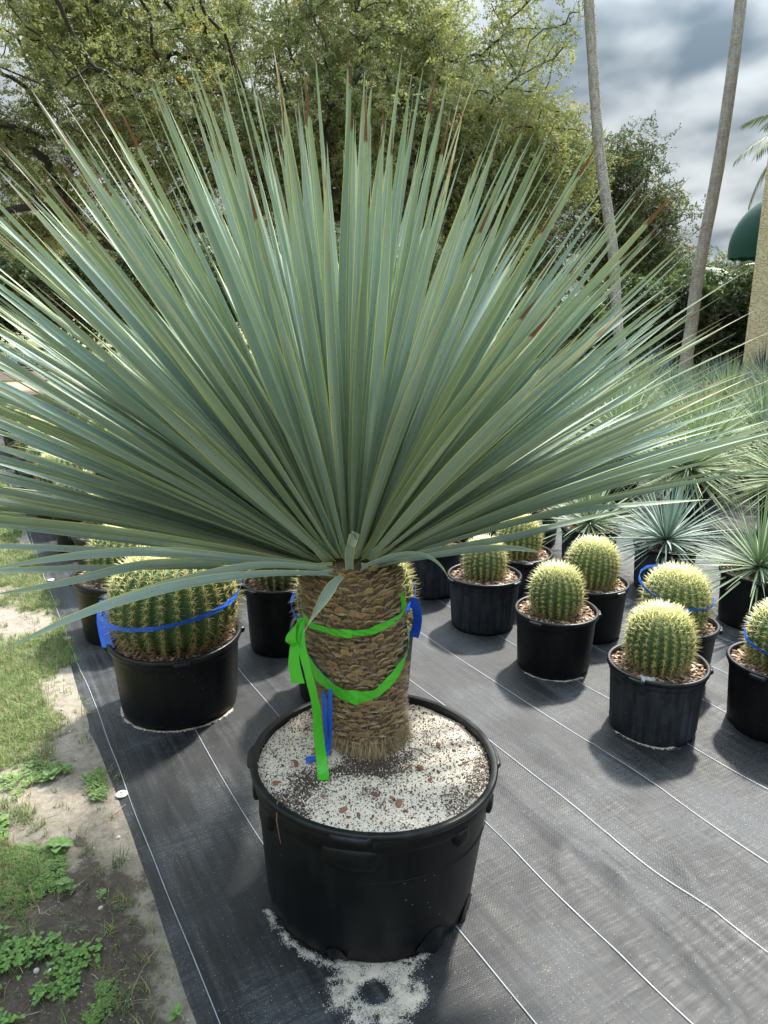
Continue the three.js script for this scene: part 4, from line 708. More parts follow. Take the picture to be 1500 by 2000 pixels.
// ---------------------------------------------------------------- tape on the trunk
{
  const ring = (n, yf, off) => { const pts = [], ups = []; for (let k = 0; k <= n; k++) { const a = k / n * 6.28319, y = yf(a), r = trunkR(y) + off + 0.003 * Math.sin(k * 2.1); pts.push(V(trunkX(y) + Math.sin(a) * r, y, trunkZ + Math.cos(a) * r)); ups.push(V(Math.sin(a) * 0.25 * Math.sin(k * 1.9), 1, Math.cos(a) * 0.25 * Math.sin(k * 1.9)).normalize()); } return [pts, ups]; };
  const P3 = (l) => l.map(([x, y, z]) => V(x, y, z));
  const g = thing('ribbon', 'bright green tape looped twice round the shaggy trunk with long tail', 'ribbon', [0, 0, 0], 'tape ribbons tied on the plants');
  const up = ring(22, (a) => 0.792 - 0.026 * Math.max(0, Math.cos(a)) + 0.006 * Math.sin(a), 0.011); part('upper_band', ribbonGeo(up[0], up[1], (t) => 0.016 + 0.006 * Math.sin(t * 21) ** 2), tapeGreen, g);
  const lo = ring(22, (a) => 0.70 - 0.112 * Math.pow(Math.max(0, Math.cos(a - 0.06)), 1.3) + 0.012 * Math.sin(a), 0.013); part('lower_band', ribbonGeo(lo[0], lo[1], (t) => 0.034 - 0.004 * Math.sin(t * 17)), tapeGreen, g);
  const W = (...q) => q.map(([x, y, z]) => V(x, y, z).normalize());
  part('tail', ribbonGeo(P3([[-0.206, 0.802, -1.705], [-0.202, 0.739, -1.678], [-0.183, 0.671, -1.650], [-0.167, 0.593, -1.640], [-0.164, 0.516, -1.648], [-0.158, 0.450, -1.645], [-0.152, 0.420, -1.625], [-0.150, 0.4150, -1.600]]), W([1, 0.2, 0.2], [1, 0.2, 0.3], [1, 0.3, 0.4], [1, 0.3, 0.5], [1, 0.1, 0.2], [1, 0, -0.1], [1, 0, 0], [1, 0, 0.1]), (t) => 0.02 + 0.010 * t), tapeGreen, g);
  part('tail', ribbonGeo(P3([[-0.206, 0.799, -1.709], [-0.215, 0.764, -1.689], [-0.222, 0.703, -1.673], [-0.212, 0.648, -1.658]]), W([1, 0.1, 0.3], [1, 0, 0.4], [1, 0.1, 0.2], [1, 0.2, 0.3]), (t) => 0.014 + 0.022 * t), tapeGreen, g);
  part('bow', ribbonGeo(P3([[-0.203, 0.792, -1.702], [-0.221, 0.785, -1.690], [-0.229, 0.755, -1.679], [-0.212, 0.735, -1.680]]), W([0.3, 1, 0.2], [0.6, 0.8, 0.2], [1, 0.2, 0.2], [1, -0.1, 0.2]), 0.028), tapeGreen, g);
  part('bow', ribbonGeo(P3([[0.046, 0.795, -1.765], [0.050, 0.812, -1.758], [0.047, 0.83, -1.76], [0.043, 0.842, -1.768]]), W([0.8, 0, 0.5], [0.9, 0, 0.4], [0.8, 0.2, 0.5], [0.9, 0, 0.4]), 0.012), tapeGreen, g);
  const b = thing('ribbon', 'blue tape hanging behind the green tape at the foot of the trunk', 'ribbon', [0, 0, 0], 'tape ribbons tied on the plants');
  part('tail', ribbonGeo(P3([[-0.136, 0.615, -1.690], [-0.138, 0.548, -1.685], [-0.143, 0.469, -1.693], [-0.150, 0.432, -1.690], [-0.171, 0.427, -1.680], [-0.200, 0.4235, -1.672]]), W([1, 0, 0.3], [1, 0, 0.5], [1, 0, 0.6], [0.8, 0.1, 0.8], [0.1, 0.2, 1], [0.1, 0.05, 1]), (t) => 0.011 + 0.022 * t), tapeBlue, b);
  part('tail', ribbonGeo(P3([[-0.152, 0.606, -1.690], [-0.150, 0.535, -1.685], [-0.147, 0.462, -1.695], [-0.144, 0.413, -1.708]]), W([1, 0, 0.3], [1, 0, 0.2], [1, 0, 0.5], [1, 0, 0.3]), 0.010), tapeBlue, b);
  const bl = ring(22, (a) => 0.695 - 0.110 * Math.pow(Math.max(0, Math.cos(a - 0.06)), 1.3) + 0.009 * Math.sin(a), 0.006); part('band', ribbonGeo(bl[0], bl[1], 0.026), tapeBlue, b);
}

// ---------------------------------------------------------------- sand spilled from the pots
{
  R = mulberry(909);
  const sandMap = colourTexture(256, 256, (x, y) => { const f = h3(x, y, 4), m = tileFbm(x, y, 256, 256, 12, 3, 6); const c = mixc([0.36, 0.31, 0.245], [0.62, 0.55, 0.455], 0.5 * f + 0.5 * m); return f > 0.975 ? [0.08, 0.06, 0.045] : c; });
  const mat = std({ map: sandMap, roughness: 0.95 }), grain = new THREE.OctahedronGeometry(1, 0), gm = std({ roughness: 0.95 });
  function spill(name, label, x0, x1, z0, z1, mask, amp, loose) {
    const cell = 0.004, g = new Geo(), nx = Math.ceil((x1 - x0) / cell), nz = Math.ceil((z1 - z0) / cell), idx = [];
    for (let j = 0; j <= nz; j++) for (let i = 0; i <= nx; i++) { const x = x0 + i * cell + rr(-0.002, 0.002), z = z0 + j * cell + rr(-0.002, 0.002), m = mask(x, z), on = m > 0.50; const y = FAB + wrinkle(fv(x, z), fu(x, z)) + 0.0006 + amp * sstep(0.50, 1.0, m) * (0.5 + 0.9 * fbm(x * 60, z * 60, 2, 3)); idx.push(on ? g.v(x, y, z, x / 0.12, z / 0.12) : -1); }
    for (let j = 0; j < nz; j++) for (let i = 0; i < nx; i++) { const a = idx[j * (nx + 1) + i], b = idx[j * (nx + 1) + i + 1], c = idx[(j + 1) * (nx + 1) + i + 1], d = idx[(j + 1) * (nx + 1) + i]; if (a >= 0 && b >= 0 && c >= 0 && d >= 0) g.quad(a, d, c, b); }
    const o = sh(new THREE.Mesh(g.build(), mat)); o.name = numbered(name); o.userData = { kind: 'stuff', label, category: 'sand' }; scene.add(o);
    const ms = [], cs = [];
    for (let k = 0; k < loose; k++) { const x = rr(x0, x1), z = rr(z0, z1), m = mask(x, z); if (R() > (m - 0.2) * 1.5 + 0.003) continue; const s = 0.0007 + 0.0013 * R() * R(); ms.push(mtx(x, FAB + wrinkle(fv(x, z), fu(x, z)) + s * 0.6 + amp * 0.8 * sstep(0.42, 1.0, m), z, R() * 6, R() * 6, 0, s)); const w = rr(0.25, 0.55); cs.push(R() < 0.16 ? lin(0.05, 0.04, 0.03) : lin(w, w * 0.93, w * 0.82)); }
    instanced('loose_grains', grain, gm, ms, cs, o);
  }
  const hole = (x, z) => Math.exp(-((((x + 0.022) / 0.045) ** 2 + ((z + 1.372) / 0.036) ** 2) ** 1.6));
  spill('spilled_sand', 'pale sand spilled on the fabric in front of the big pot, bare patch within', -0.36, 0.16, -1.62, -1.24, (x, z) => {
    const n = (fbm(x * 45, z * 45, 5, 91) - 0.5) * 1.9, r = Math.hypot(x - G.x, z - G.z), a = Math.atan2(x - G.x, z - G.z);
    const blob = 1.45 * Math.exp(-((((x + 0.015) / 0.098) ** 2 + ((z + 1.385) / 0.090) ** 2) ** 1.3)), rim = 0.6 * Math.exp(-(((r - 0.280) / 0.014) ** 2)) * sstep(-1.5, -1.2, a) * sstep(0.75, 0.3, a), fan = 0.2 * Math.exp(-(((x + 0.17) / 0.08) ** 2 + ((z + 1.43) / 0.05) ** 2));
    return clamp((Math.max(blob, rim) + fan * 0.6 + n * Math.min(1, 0.25 + Math.max(blob, rim))) * (1 - 1.25 * hole(x, z)));
  }, 0.004, 110000);
  const ringSpill = (cx, cz, rb, a0, a1, label) => spill('spilled_sand', label, cx - rb - 0.07, cx + rb + 0.07, cz - rb - 0.07, cz + rb + 0.07, (x, z) => { const r = Math.hypot(x - cx, z - cz), a = Math.atan2(x - cx, z - cz); return clamp((0.54 * Math.exp(-(((r - rb - 0.003) / 0.008) ** 2)) + 0.3 * Math.exp(-(((r - rb) / 0.03) ** 2))) * sstep(a0, a0 + 0.4, a) * sstep(a1, a1 - 0.4, a) * (0.25 + 1.5 * fbm(x * 30, z * 30, 3, 95))); }, 0.0022, 26000);
  ringSpill(-0.822, -2.705, 0.224, -1.9, 1.6, 'thin line of sand round the foot of the wide left pot');
  ringSpill(0.755, -3.033, 0.156, -1.4, 1.0, 'thin line of sand round the foot of the second right pot');
  ringSpill(1.02, -2.523, 0.156, -1.5, 0.6, 'thin line of sand round the foot of the dusty front right pot');
}

// ---------------------------------------------------------------- grass and weeds beside the fabric
{
  R = mulberry(313);
  const green = phys({ vertexColors: true, roughness: 0.8, transmission: 0.35, thickness: 0 });
  const tuft = (seed, n, H, w, spread, ca, cb) => { const rnd = mulberry(seed), g = new Geo(); for (let k = 0; k < n; k++) { const a = rnd() * 6.28, lean = 0.2 + spread * rnd(), L = H * (0.5 + 0.6 * rnd()), sd = V(Math.cos(a + 1.57), 0, Math.sin(a + 1.57)), c = rnd() < 0.16 ? [0.30, 0.25, 0.13] : mixc(ca, cb, rnd()), ox = (rnd() - 0.5) * H * 0.5, oz = (rnd() - 0.5) * H * 0.5; let p = null; for (let s = 0; s <= 3; s++) { const q = s / 3, h = L * q * (1 - 0.35 * lean * q), r = L * lean * q * q, ww = w * (1 - 0.92 * q), x = ox + Math.cos(a) * r, z = oz + Math.sin(a) * r, A = g.v(x - sd.x * ww, h, z - sd.z * ww, 0, q, c), B = g.v(x + sd.x * ww, h, z + sd.z * ww, 1, q, c); if (p) g.quad(p[0], p[1], B, A); p = [A, B]; } } return g.build(); };
  const gA = [0.075, 0.155, 0.024], gB = [0.18, 0.29, 0.06];
  const T = [tuft(1, 9, 0.035, 0.0011, 1.1, gA, gB), tuft(2, 11, 0.045, 0.0012, 1.3, gA, gB), tuft(3, 8, 0.028, 0.0012, 1.5, gA, gB)];
  T.forEach((geo, q) => {
    const ms = [], cs = [];
    for (let k = 0; k < 52000; k++) { const u = 0.4 + 9 * R() ** 1.35, v = 0.33 - (0.25 + u * 0.42) * R(); const p = grassy(v, u); if (R() > p * 0.85 + 0.015) continue; if (v > 0.27 && u < 2.2) continue; const s = rr(0.6, 1.3); ms.push(mtx(FX(v, u), u < 7 && v > -2.6 ? dirtY(v, u) - 0.002 : 0.0, FZ(v, u), 0, R() * 6, 0, s)); const c = rr(0.75, 1.3); cs.push(lin(c * rr(0.9, 1.25), c, c * 0.9)); }
    const o = instanced('grass', geo, green, ms, cs, scene); o.name = numbered('grass'); o.userData = { kind: 'stuff', label: ['short green grass in the sandy strip', 'taller grass blades in the sandy strip', 'creeping grass in the sandy strip'][q], category: 'grass' };
  });
  // coarser lawn farther off
  { const ms = [], cs = [], geo = tuft(9, 14, 0.06, 0.003, 1.2, gA, gB); for (let k = 0; k < 16000; k++) { const z = -rr(5, 13), x = z * rr(0.32, 0.75); if (fv(x, z) > 0.28 || fbm(x * 1.3, z * 1.3, 3, 5) < 0.42) continue; ms.push(mtx(x, 0, z, 0, R() * 6, 0, rr(0.7, 1.5))); const c = rr(0.8, 1.3); cs.push(lin(c * 1.1, c, c * 0.8)); } const o = instanced('lawn', geo, green, ms, cs, scene); o.userData = { kind: 'stuff', label: 'rough lawn beyond the sandy strip', category: 'grass' }; }
  // clover and small creeping leaves
  const leafDisc = (g, x, y, z, r, yaw, tilt, c, notch = 0) => { const n = 8, ct = g.v(x, y, z, 0, 0, c), ring = []; for (let k = 0; k <= n; k++) { const a = k / n * 6.283, q = r * (1 - notch * Math.max(0, Math.cos(a)) ** 8), lx = Math.cos(a) * q + r * 0.9, lz = Math.sin(a) * q * 0.85; ring.push(g.v(x + lx * Math.cos(yaw) - lz * Math.sin(yaw), y + tilt * lx + 0.15 * Math.abs(lz), z + lx * Math.sin(yaw) + lz * Math.cos(yaw), 0, 0, c)); } for (let k = 0; k < n; k++) g.tri(ct, ring[k + 1], ring[k]); };
  const clover = (() => { const g = new Geo(); for (let k = 0; k < 3; k++) leafDisc(g, 0, 0, 0, 0.0042, k * 2.094, 0.12, mixc([0.10, 0.22, 0.03], [0.16, 0.30, 0.05], k / 2), 0.3); tube(g, [V(0, 0, 0), V(0.002, -0.012, 0.001), V(0.003, -0.03, 0)], [0.0006, 0.0006, 0.0006], 4, [0.12, 0.2, 0.05]); return g.build(); })();
  const dot = (() => { const g = new Geo(), rnd = mulberry(5); for (let k = 0; k < 9; k++) leafDisc(g, (rnd() - 0.5) * 0.02, 0.004 * rnd(), (rnd() - 0.5) * 0.02, 0.0028, rnd() * 6.28, 0.2, mixc([0.10, 0.2, 0.03], [0.2, 0.32, 0.06], rnd())); return g.build(); })();
  const patch = (name, label, geo, v0, u0, rv, ru, n, hgt, s0, s1) => { const ms = [], cs = []; for (let k = 0; k < n; k++) { const a = rr(0, 6.28), q = Math.sqrt(R()), v = v0 + Math.cos(a) * q * rv, u = u0 + Math.sin(a) * q * ru; if (fbm(v * 14, u * 14, 3, 15) < 0.33 + 0.3 * q * q) continue; if (v > 0.275) continue; ms.push(mtx(FX(v, u), dirtY(v, u) + hgt * rr(0.4, 1) * (1 - 0.5 * q), FZ(v, u), rr(-0.35, 0.35), R() * 6.28, rr(-0.35, 0.35), rr(s0, s1))); const c = rr(0.75, 1.25); cs.push(lin(c * rr(0.9, 1.15), c, c)); } const o = instanced(name, geo, green, ms, cs, scene); o.name = numbered(name); o.userData = { kind: 'stuff', label, category: 'weeds' }; };
  patch('clover_patch', 'clover patch with round leaves near the bottom left corner', clover, -0.03, 1.66, 0.17, 0.17, 1100, 0.032, 0.8, 1.35);
  patch('clover_patch', 'leafy weed mat at the left edge above the clover', clover, -0.14, 2.27, 0.12, 0.16, 800, 0.03, 0.8, 1.4);
  patch('creeping_weed', 'fine creeping weed mat left of the dark soil', dot, -0.02, 2.02, 0.15, 0.13, 800, 0.012, 0.8, 1.3);
  patch('creeping_weed', 'small creeping weed at the bottom by the fabric', dot, 0.10, 1.48, 0.06, 0.06, 150, 0.012, 0.8, 1.3);
  patch('creeping_weed', 'creeping weed around the nearest white pin', dot, 0.24, 2.34, 0.05, 0.1, 160, 0.02, 0.8, 1.4);
  patch('creeping_weed', 'creeping weed patch left of the nearest white pin', dot, 0.03, 2.5, 0.16, 0.12, 420, 0.02, 0.8, 1.4);
  // broad-leaved weeds, one object each
  const weedLeaf = (() => { const g = new Geo(), rows = []; for (let k = 0; k <= 6; k++) { const q = k / 6, w = 0.36 * Math.sin(Math.PI * (0.06 + 0.86 * Math.pow(q, 0.95))), y = 0.28 * q - 0.36 * q * q, row = []; for (let s = 0; s <= 4; s++) { const x = s / 2 - 1, c = mixc([0.115, 0.24, 0.045], [0.20, 0.33, 0.085], s === 2 ? 1 : n2(k * 1.7, s * 2.3, 3)); row.push(g.v(x * w, y + 0.07 * Math.abs(x) + 0.02 * Math.sin(k * 2.2 + s), q, 0, 0, c)); } rows.push(row); } for (let k = 0; k < 6; k++) for (let s = 0; s < 4; s++) g.quad(rows[k][s], rows[k][s + 1], rows[k + 1][s + 1], rows[k + 1][s]); return g.build(); })();
  [[0.10, 2.07, 0.062, 9, 'broad-leaved light green weed on the dark soil'], [0.095, 1.89, 0.05, 12, 'bushy broad-leaved weed beside the creeping mat'], [0.17, 1.81, 0.025, 6, 'tiny weed seedling on bare dark soil'], [-0.06, 2.28, 0.058, 11, 'large-leaved weed at the left edge'], [0.12, 2.45, 0.05, 10, 'dark green leafy weed between grass and sand'], [0.255, 1.37, 0.03, 5, 'sprout at the bottom edge beside the fabric'], [0.05, 1.72, 0.03, 7, 'small weed beside the clover patch']].forEach(([v, u, s, n0, label], i) => { const n = Math.round(n0 * 1.6);
    const t = thing('weed', label, 'weed', [FX(v, u), dirtY(v, u), FZ(v, u)], 'weeds on the sandy strip');
    for (let k = 0; k < n; k++) { const m = part('weed_leaf', weedLeaf, green, t), e = k / n; m.rotation.set(-0.15 - 0.75 * e * R(), k * 2.4 + i, 0, 'YXZ'); m.scale.setScalar(s * rr(0.3, 0.72)); m.position.set(rr(-0.006, 0.006), 0.004 + 0.018 * e, rr(-0.006, 0.006)); }
  });
  const wt = tuft(41, 34, 0.075, 0.0014, 1.3, [0.08, 0.13, 0.04], [0.17, 0.24, 0.09]);
  [[0.235, 1.93, 1.0, 'grass tuft leaning on the fabric edge'], [0.16, 1.45, 1.1, 'dark grass tuft at the bottom left'], [0.21, 1.75, 0.5, 'small dry grass tuft by the fabric']].forEach(([v, u, s, label]) => { const m = meshThing('grass_tuft', wt, green, label, 'grass', 'grass tufts by the fabric edge'); m.position.set(FX(v, u), dirtY(v, u), FZ(v, u)); m.scale.setScalar(s); m.rotation.y = v * 40; });
  // straw and pebbles
  { const g = new Geo(); for (let k = 0; k < 420; k++) { const u = rr(0.9, 4.5), v = 0.27 - 1.1 * R(), L = rr(0.015, 0.07), a = rr(0, 6.28), x = FX(v, u), z = FZ(v, u), y = dirtY(v, u) + rr(0.002, 0.008), c = mixc([0.26, 0.20, 0.12], [0.48, 0.40, 0.27], R()); tube(g, [V(x, y, z), V(x + Math.cos(a) * L * 0.5 + rr(-0.004, 0.004), y + rr(0, 0.006), z + Math.sin(a) * L * 0.5), V(x + Math.cos(a) * L, y, z + Math.sin(a) * L)], [0.0008, 0.0009, 0.0005], 4, c); } const o = sh(new THREE.Mesh(g.build(), M.bark)); o.name = 'straw'; o.userData = { kind: 'stuff', label: 'dry straw scattered on the sandy strip', category: 'straw' }; scene.add(o); }
  { const ms = [], cs = []; for (let k = 0; k < 520; k++) { const u = rr(0.8, 4), v = 0.275 - 0.9 * R(), s = 0.0012 + 0.006 * R() ** 5; ms.push(mtx(FX(v, u), dirtY(v, u) + s * 0.4, FZ(v, u), R() * 6, R() * 6, 0, s, s * 0.7, s)); const w = rr(0.45, 0.75); cs.push(lin(w, w * 0.91, w * 0.80)); } const o = instanced('pebbles', new THREE.IcosahedronGeometry(1, 1), std({ roughness: 0.9 }), ms, cs, scene); o.userData = { kind: 'stuff', label: 'small pale pebbles on the soil', category: 'pebbles' }; }
}

// ---------------------------------------------------------------- trees
const barkMat = std({ vertexColors: true, roughness: 0.95, bumpMap: heightTexture(256, 256, (x, y) => tileFbm(x, y, 256, 256, 16, 4, 77)), bumpScale: 0.03 });
const foliage = phys({ roughness: 0.88, transmission: 0.5, thickness: 0 });
function sprigGeo(seed, n, len, lw, ll, spread = 1) {
  const rnd = mulberry(seed), g = new Geo();
  tube(g, [V(0, 0, 0), V(0.01, 0.02, len * 0.5), V(0, 0.01, len)], [0.004, 0.003, 0.001], 3);
  for (let k = 0; k < n; k++) {
    const q = (k + 0.6) / n, o = V((rnd() - 0.5) * 0.05 * spread, (rnd() - 0.5) * 0.05 * spread, len * q), a = k * 2.4 + rnd(), d = V(Math.cos(a), Math.sin(a) * 0.8 + 0.15, 0.5 + rnd() * 0.5).normalize(), sd = d.clone().cross(V(rnd() - 0.5, 1, rnd() - 0.5)).normalize(), up = sd.clone().cross(d), L = ll * (0.7 + 0.6 * rnd()), w = lw * (0.7 + 0.6 * rnd()) / 2;
    const i = [g.v(o.x, o.y, o.z), g.v(o.x + d.x * L * 0.5 + sd.x * w, o.y + d.y * L * 0.5 + sd.y * w, o.z + d.z * L * 0.5 + sd.z * w), g.v(o.x + d.x * L + up.x * L * 0.15, o.y + d.y * L + up.y * L * 0.15, o.z + d.z * L + up.z * L * 0.15), g.v(o.x + d.x * L * 0.5 - sd.x * w, o.y + d.y * L * 0.5 - sd.y * w, o.z + d.z * L * 0.5 - sd.z * w)];
    g.quad(i[0], i[1], i[2], i[3]);
  }
  return g.build();
}
function tree(name, label, category, base, o) {
  const rnd = mulberry(o.seed), t = thing(name, label, category, base, o.group), nodes = [];
  // trunk nodes, then points in the crown joined to the nearest wood
  const tk = o.trunk.map(([x, y, z]) => V(x, y, z));
  tk.forEach((p, k) => nodes.push({ p, par: k - 1, len: k ? nodes[k - 1].len + p.distanceTo(nodes[k - 1].p) : 0, w: 0, kids: 0 }));
  const pts = [];
  let guard = 0;
  while (pts.length < o.n && guard++ < o.n * 40) {
    const e = o.blobs[Math.floor(rnd() * o.blobs.length)], u = rnd() * 2 - 1, a = rnd() * 6.283, s = Math.sqrt(1 - u * u), r = Math.pow(rnd(), 0.42), p = V(e[0] + Math.cos(a) * s * e[3] * r, e[1] + u * e[4] * r, e[2] + Math.sin(a) * s * e[5] * r);
    if (o.minY && p.y < o.minY(p.x, p.z)) continue;
    if (n2(p.x * 0.55 + p.y * 0.3 + o.seed, p.z * 0.55 + p.y * 0.45, 7) < (o.gap ?? 0.28)) continue;
    pts.push(p);
  }
  const root = tk[tk.length - 1]; pts.sort((p, q) => p.distanceTo(root) - q.distanceTo(root));
  for (const p of pts) { let best = 1e9, bi = 0; for (let k = Math.max(0, tk.length - 2); k < nodes.length; k++) { const nd = nodes[k], d = nd.p.distanceTo(p); if (d > 5 + best) continue; const c = d * 1.0 + nd.len * 0.33 + (p.y < nd.p.y - 0.5 ? 0.6 : 0); if (c < best) { best = c; bi = k; } } nodes.push({ p, par: bi, len: nodes[bi].len + nodes[bi].p.distanceTo(p), w: 0, kids: 0 }); nodes[bi].kids++; }
  for (let k = nodes.length - 1; k > 0; k--) { const nd = nodes[k]; if (!nd.w) nd.w = o.twig ** 2.2; nodes[nd.par].w += nd.w; }
  const rad = (k) => Math.min(o.maxR ?? 9, Math.pow(nodes[k].w, 1 / 2.2));
  const gt = new Geo(), gl = new Geo(), bc = o.bark ?? [0.075, 0.062, 0.05];
  for (let k = 1; k < nodes.length; k++) {
    const a = nodes[nodes[k].par].p, b = nodes[k].p, d = a.distanceTo(b), r1 = rad(k), r0 = Math.min(k < tk.length ? rad(nodes[k].par) : r1 * 1.25, rad(nodes[k].par)), mid = a.clone().lerp(b, 0.45).add(V(rnd() - 0.5, rnd() - 0.3, rnd() - 0.5).multiplyScalar(d * 0.22)), m2 = mid.clone().lerp(b, 0.5).add(V(rnd() - 0.5, rnd() - 0.5, rnd() - 0.5).multiplyScalar(d * 0.12));
    const trunkSeg = k < tk.length, pth = trunkSeg ? [a, b] : [a, mid, m2, b], rs = trunkSeg ? [r0, r1] : [r0, mix(r0, r1, 0.4), mix(r0, r1, 0.7), r1];
    tube(r1 > 0.05 ? gt : gl, pth, rs, r1 > 0.05 ? 8 : 4, bc);
  }
  const trunk = part('trunk', gt.build(), barkMat, t); if (gl.i.length) part('branches', gl.build(), barkMat, trunk).userData.kind = 'stuff';
  const crowns = o.sprigs.map(() => [[], []]);
  for (let k = tk.length; k < nodes.length; k++) {
    const nd = nodes[k], par = nodes[nd.par]; if (rad(k) > (o.leafR ?? 0.05)) continue;
    for (let q = 0; q < o.per; q++) {
      const w = Math.floor(rnd() * o.sprigs.length), along = rnd(), p = par.p.clone().lerp(nd.p, 0.35 + 0.65 * along).add(V(rnd() - 0.5, rnd() - 0.5, rnd() - 0.5).multiplyScalar(o.spread));
      const yaw = rnd() * 6.283, pit = (rnd() - 0.45) * 1.8, s = o.size * (0.7 + 0.6 * rnd());
      crowns[w][0].push(mtx(p.x, p.y, p.z, pit, yaw, rnd() * 6.28, s)); crowns[w][1].push(lin(...o.tint(rnd, p)));
    }
  }
  const cr = new THREE.Group(); cr.name = 'crown'; t.add(cr);
  crowns.forEach(([ms, cs], w) => { if (ms.length) instanced('foliage', o.sprigs[w], foliage, ms, cs, cr); });
  return t;
}
const SP = [sprigGeo(1, 13, 0.26, 0.030, 0.062), sprigGeo(2, 15, 0.30, 0.028, 0.058), sprigGeo(3, 11, 0.22, 0.032, 0.066)];
const SPB = [sprigGeo(11, 10, 0.34, 0.075, 0.13, 2), sprigGeo(12, 12, 0.38, 0.07, 0.12, 2)];
tree('spreading_tree', 'huge spreading tree with fine olive leaves behind the large yucca', 'tree', [-1.9, 0, -16.2], {
  seed: 52, twig: 0.0115, n: 2700, per: 20, size: 0.95, spread: 0.62, sprigs: SP, gap: 0.29, maxR: 0.36, leafR: 0.06, bark: [0.055, 0.047, 0.04],
  trunk: [[0, -0.1, 0], [0.05, 0.9, 0.02], [-0.05, 1.9, 0.05], [0.1, 2.7, 0], [0.3, 3.3, -0.1]],
  blobs: [[-5.2, 5.0, 0.8, 4.2, 2.6, 3.4], [-1.2, 6.6, 0.2, 4.6, 2.8, 3.8], [2.6, 6.0, 0.3, 3.0, 2.5, 3.0], [-7.2, 4.0, 0.2, 3.0, 1.8, 2.6], [4.3, 4.1, 0.3, 1.9, 1.4, 2.0], [0.2, 4.4, -1.4, 4.2, 1.4, 2.6], [-1.0, 8.6, 0, 4.5, 2.0, 3.5], [-5.5, 7.2, 0, 3.6, 2.2, 3.0]],
  minY: (x) => 2.3 + 0.5 * Math.sin(x * 1.3),
  tint: (r, p) => { const q = r(); const c = q < 0.03 ? [0.46, 0.36, 0.10] : q < 0.5 ? mixc([0.26, 0.29, 0.085], [0.38, 0.39, 0.12], r()) : mixc([0.16, 0.20, 0.065], [0.27, 0.30, 0.095], r()); return c; },
});
tree('dark_tree', 'darker layered tree standing behind the left palm trunk', 'tree', [6.9, 0, -25.5], {
  seed: 63, twig: 0.012, n: 620, per: 11, size: 1.35, spread: 1.0, sprigs: SP, gap: 0.34, maxR: 0.3, leafR: 0.07,
  trunk: [[0, -0.1, 0], [-0.1, 1.2, 0], [0, 2.2, 0], [0.1, 3.0, 0]],
  blobs: [[-1.0, 4.6, 0, 3.0, 1.8, 2.2], [1.3, 4.6, 0, 1.7, 1.2, 1.6], [1.0, 3.2, 0.3, 1.7, 0.8, 1.4], [0.2, 6.0, 0, 1.8, 1.0, 1.5], [-2.6, 3.4, 0.2, 2.0, 1.2, 1.6]],
  tint: (r) => { const q = r(); return q < 0.12 ? [0.24, 0.19, 0.04] : mixc([0.045, 0.075, 0.022], [0.10, 0.13, 0.035], r()); },
});
// a thick shrub hedge below the palms, and trees that close the view far off
function shrub(name, label, base, seed, blobs, n, tint, sprigs = SPB, size = 1, per = 9, group) { return tree(name, label, 'shrub', base, { seed, twig: 0.008, n, per, size, spread: 0.4, sprigs, gap: 0.15, maxR: 0.08, leafR: 0.2, trunk: [[0, -0.05, 0], [0.02, 0.3, 0], [0, 0.6, 0.02]], blobs, tint, group }); }
const hg = (r) => mixc([0.03, 0.06, 0.018], [0.10, 0.155, 0.045], r() ** 1.4);
shrub('broadleaf_shrub', 'dense dark broadleaf shrub between the two palm trunks', [6.3, 0, -18.6], 71, [[0, 1.25, 0, 1.7, 1.25, 1.0], [1.3, 1.3, 0.2, 1.1, 1.1, 0.9], [-1.3, 0.9, 0, 1.2, 0.9, 0.9]], 420, hg, SPB, 1, 10, 'shrubs under the palms');
shrub('broadleaf_shrub', 'broadleaf shrub right of the leaning palm trunk', [8.5, 0, -19.2], 72, [[0, 1.25, 0, 1.3, 1.3, 1.0], [1.0, 1.0, 0.2, 1.0, 1.0, 0.9]], 300, hg, SPB, 1, 10, 'shrubs under the palms');
shrub('broadleaf_shrub', 'low broadleaf shrub glimpsed through the right yucca leaves', [4.1, 0, -18.2], 73, [[0, 0.8, 0, 1.2, 0.8, 0.9]], 160, hg, SPB, 1, 9, 'shrubs under the palms');
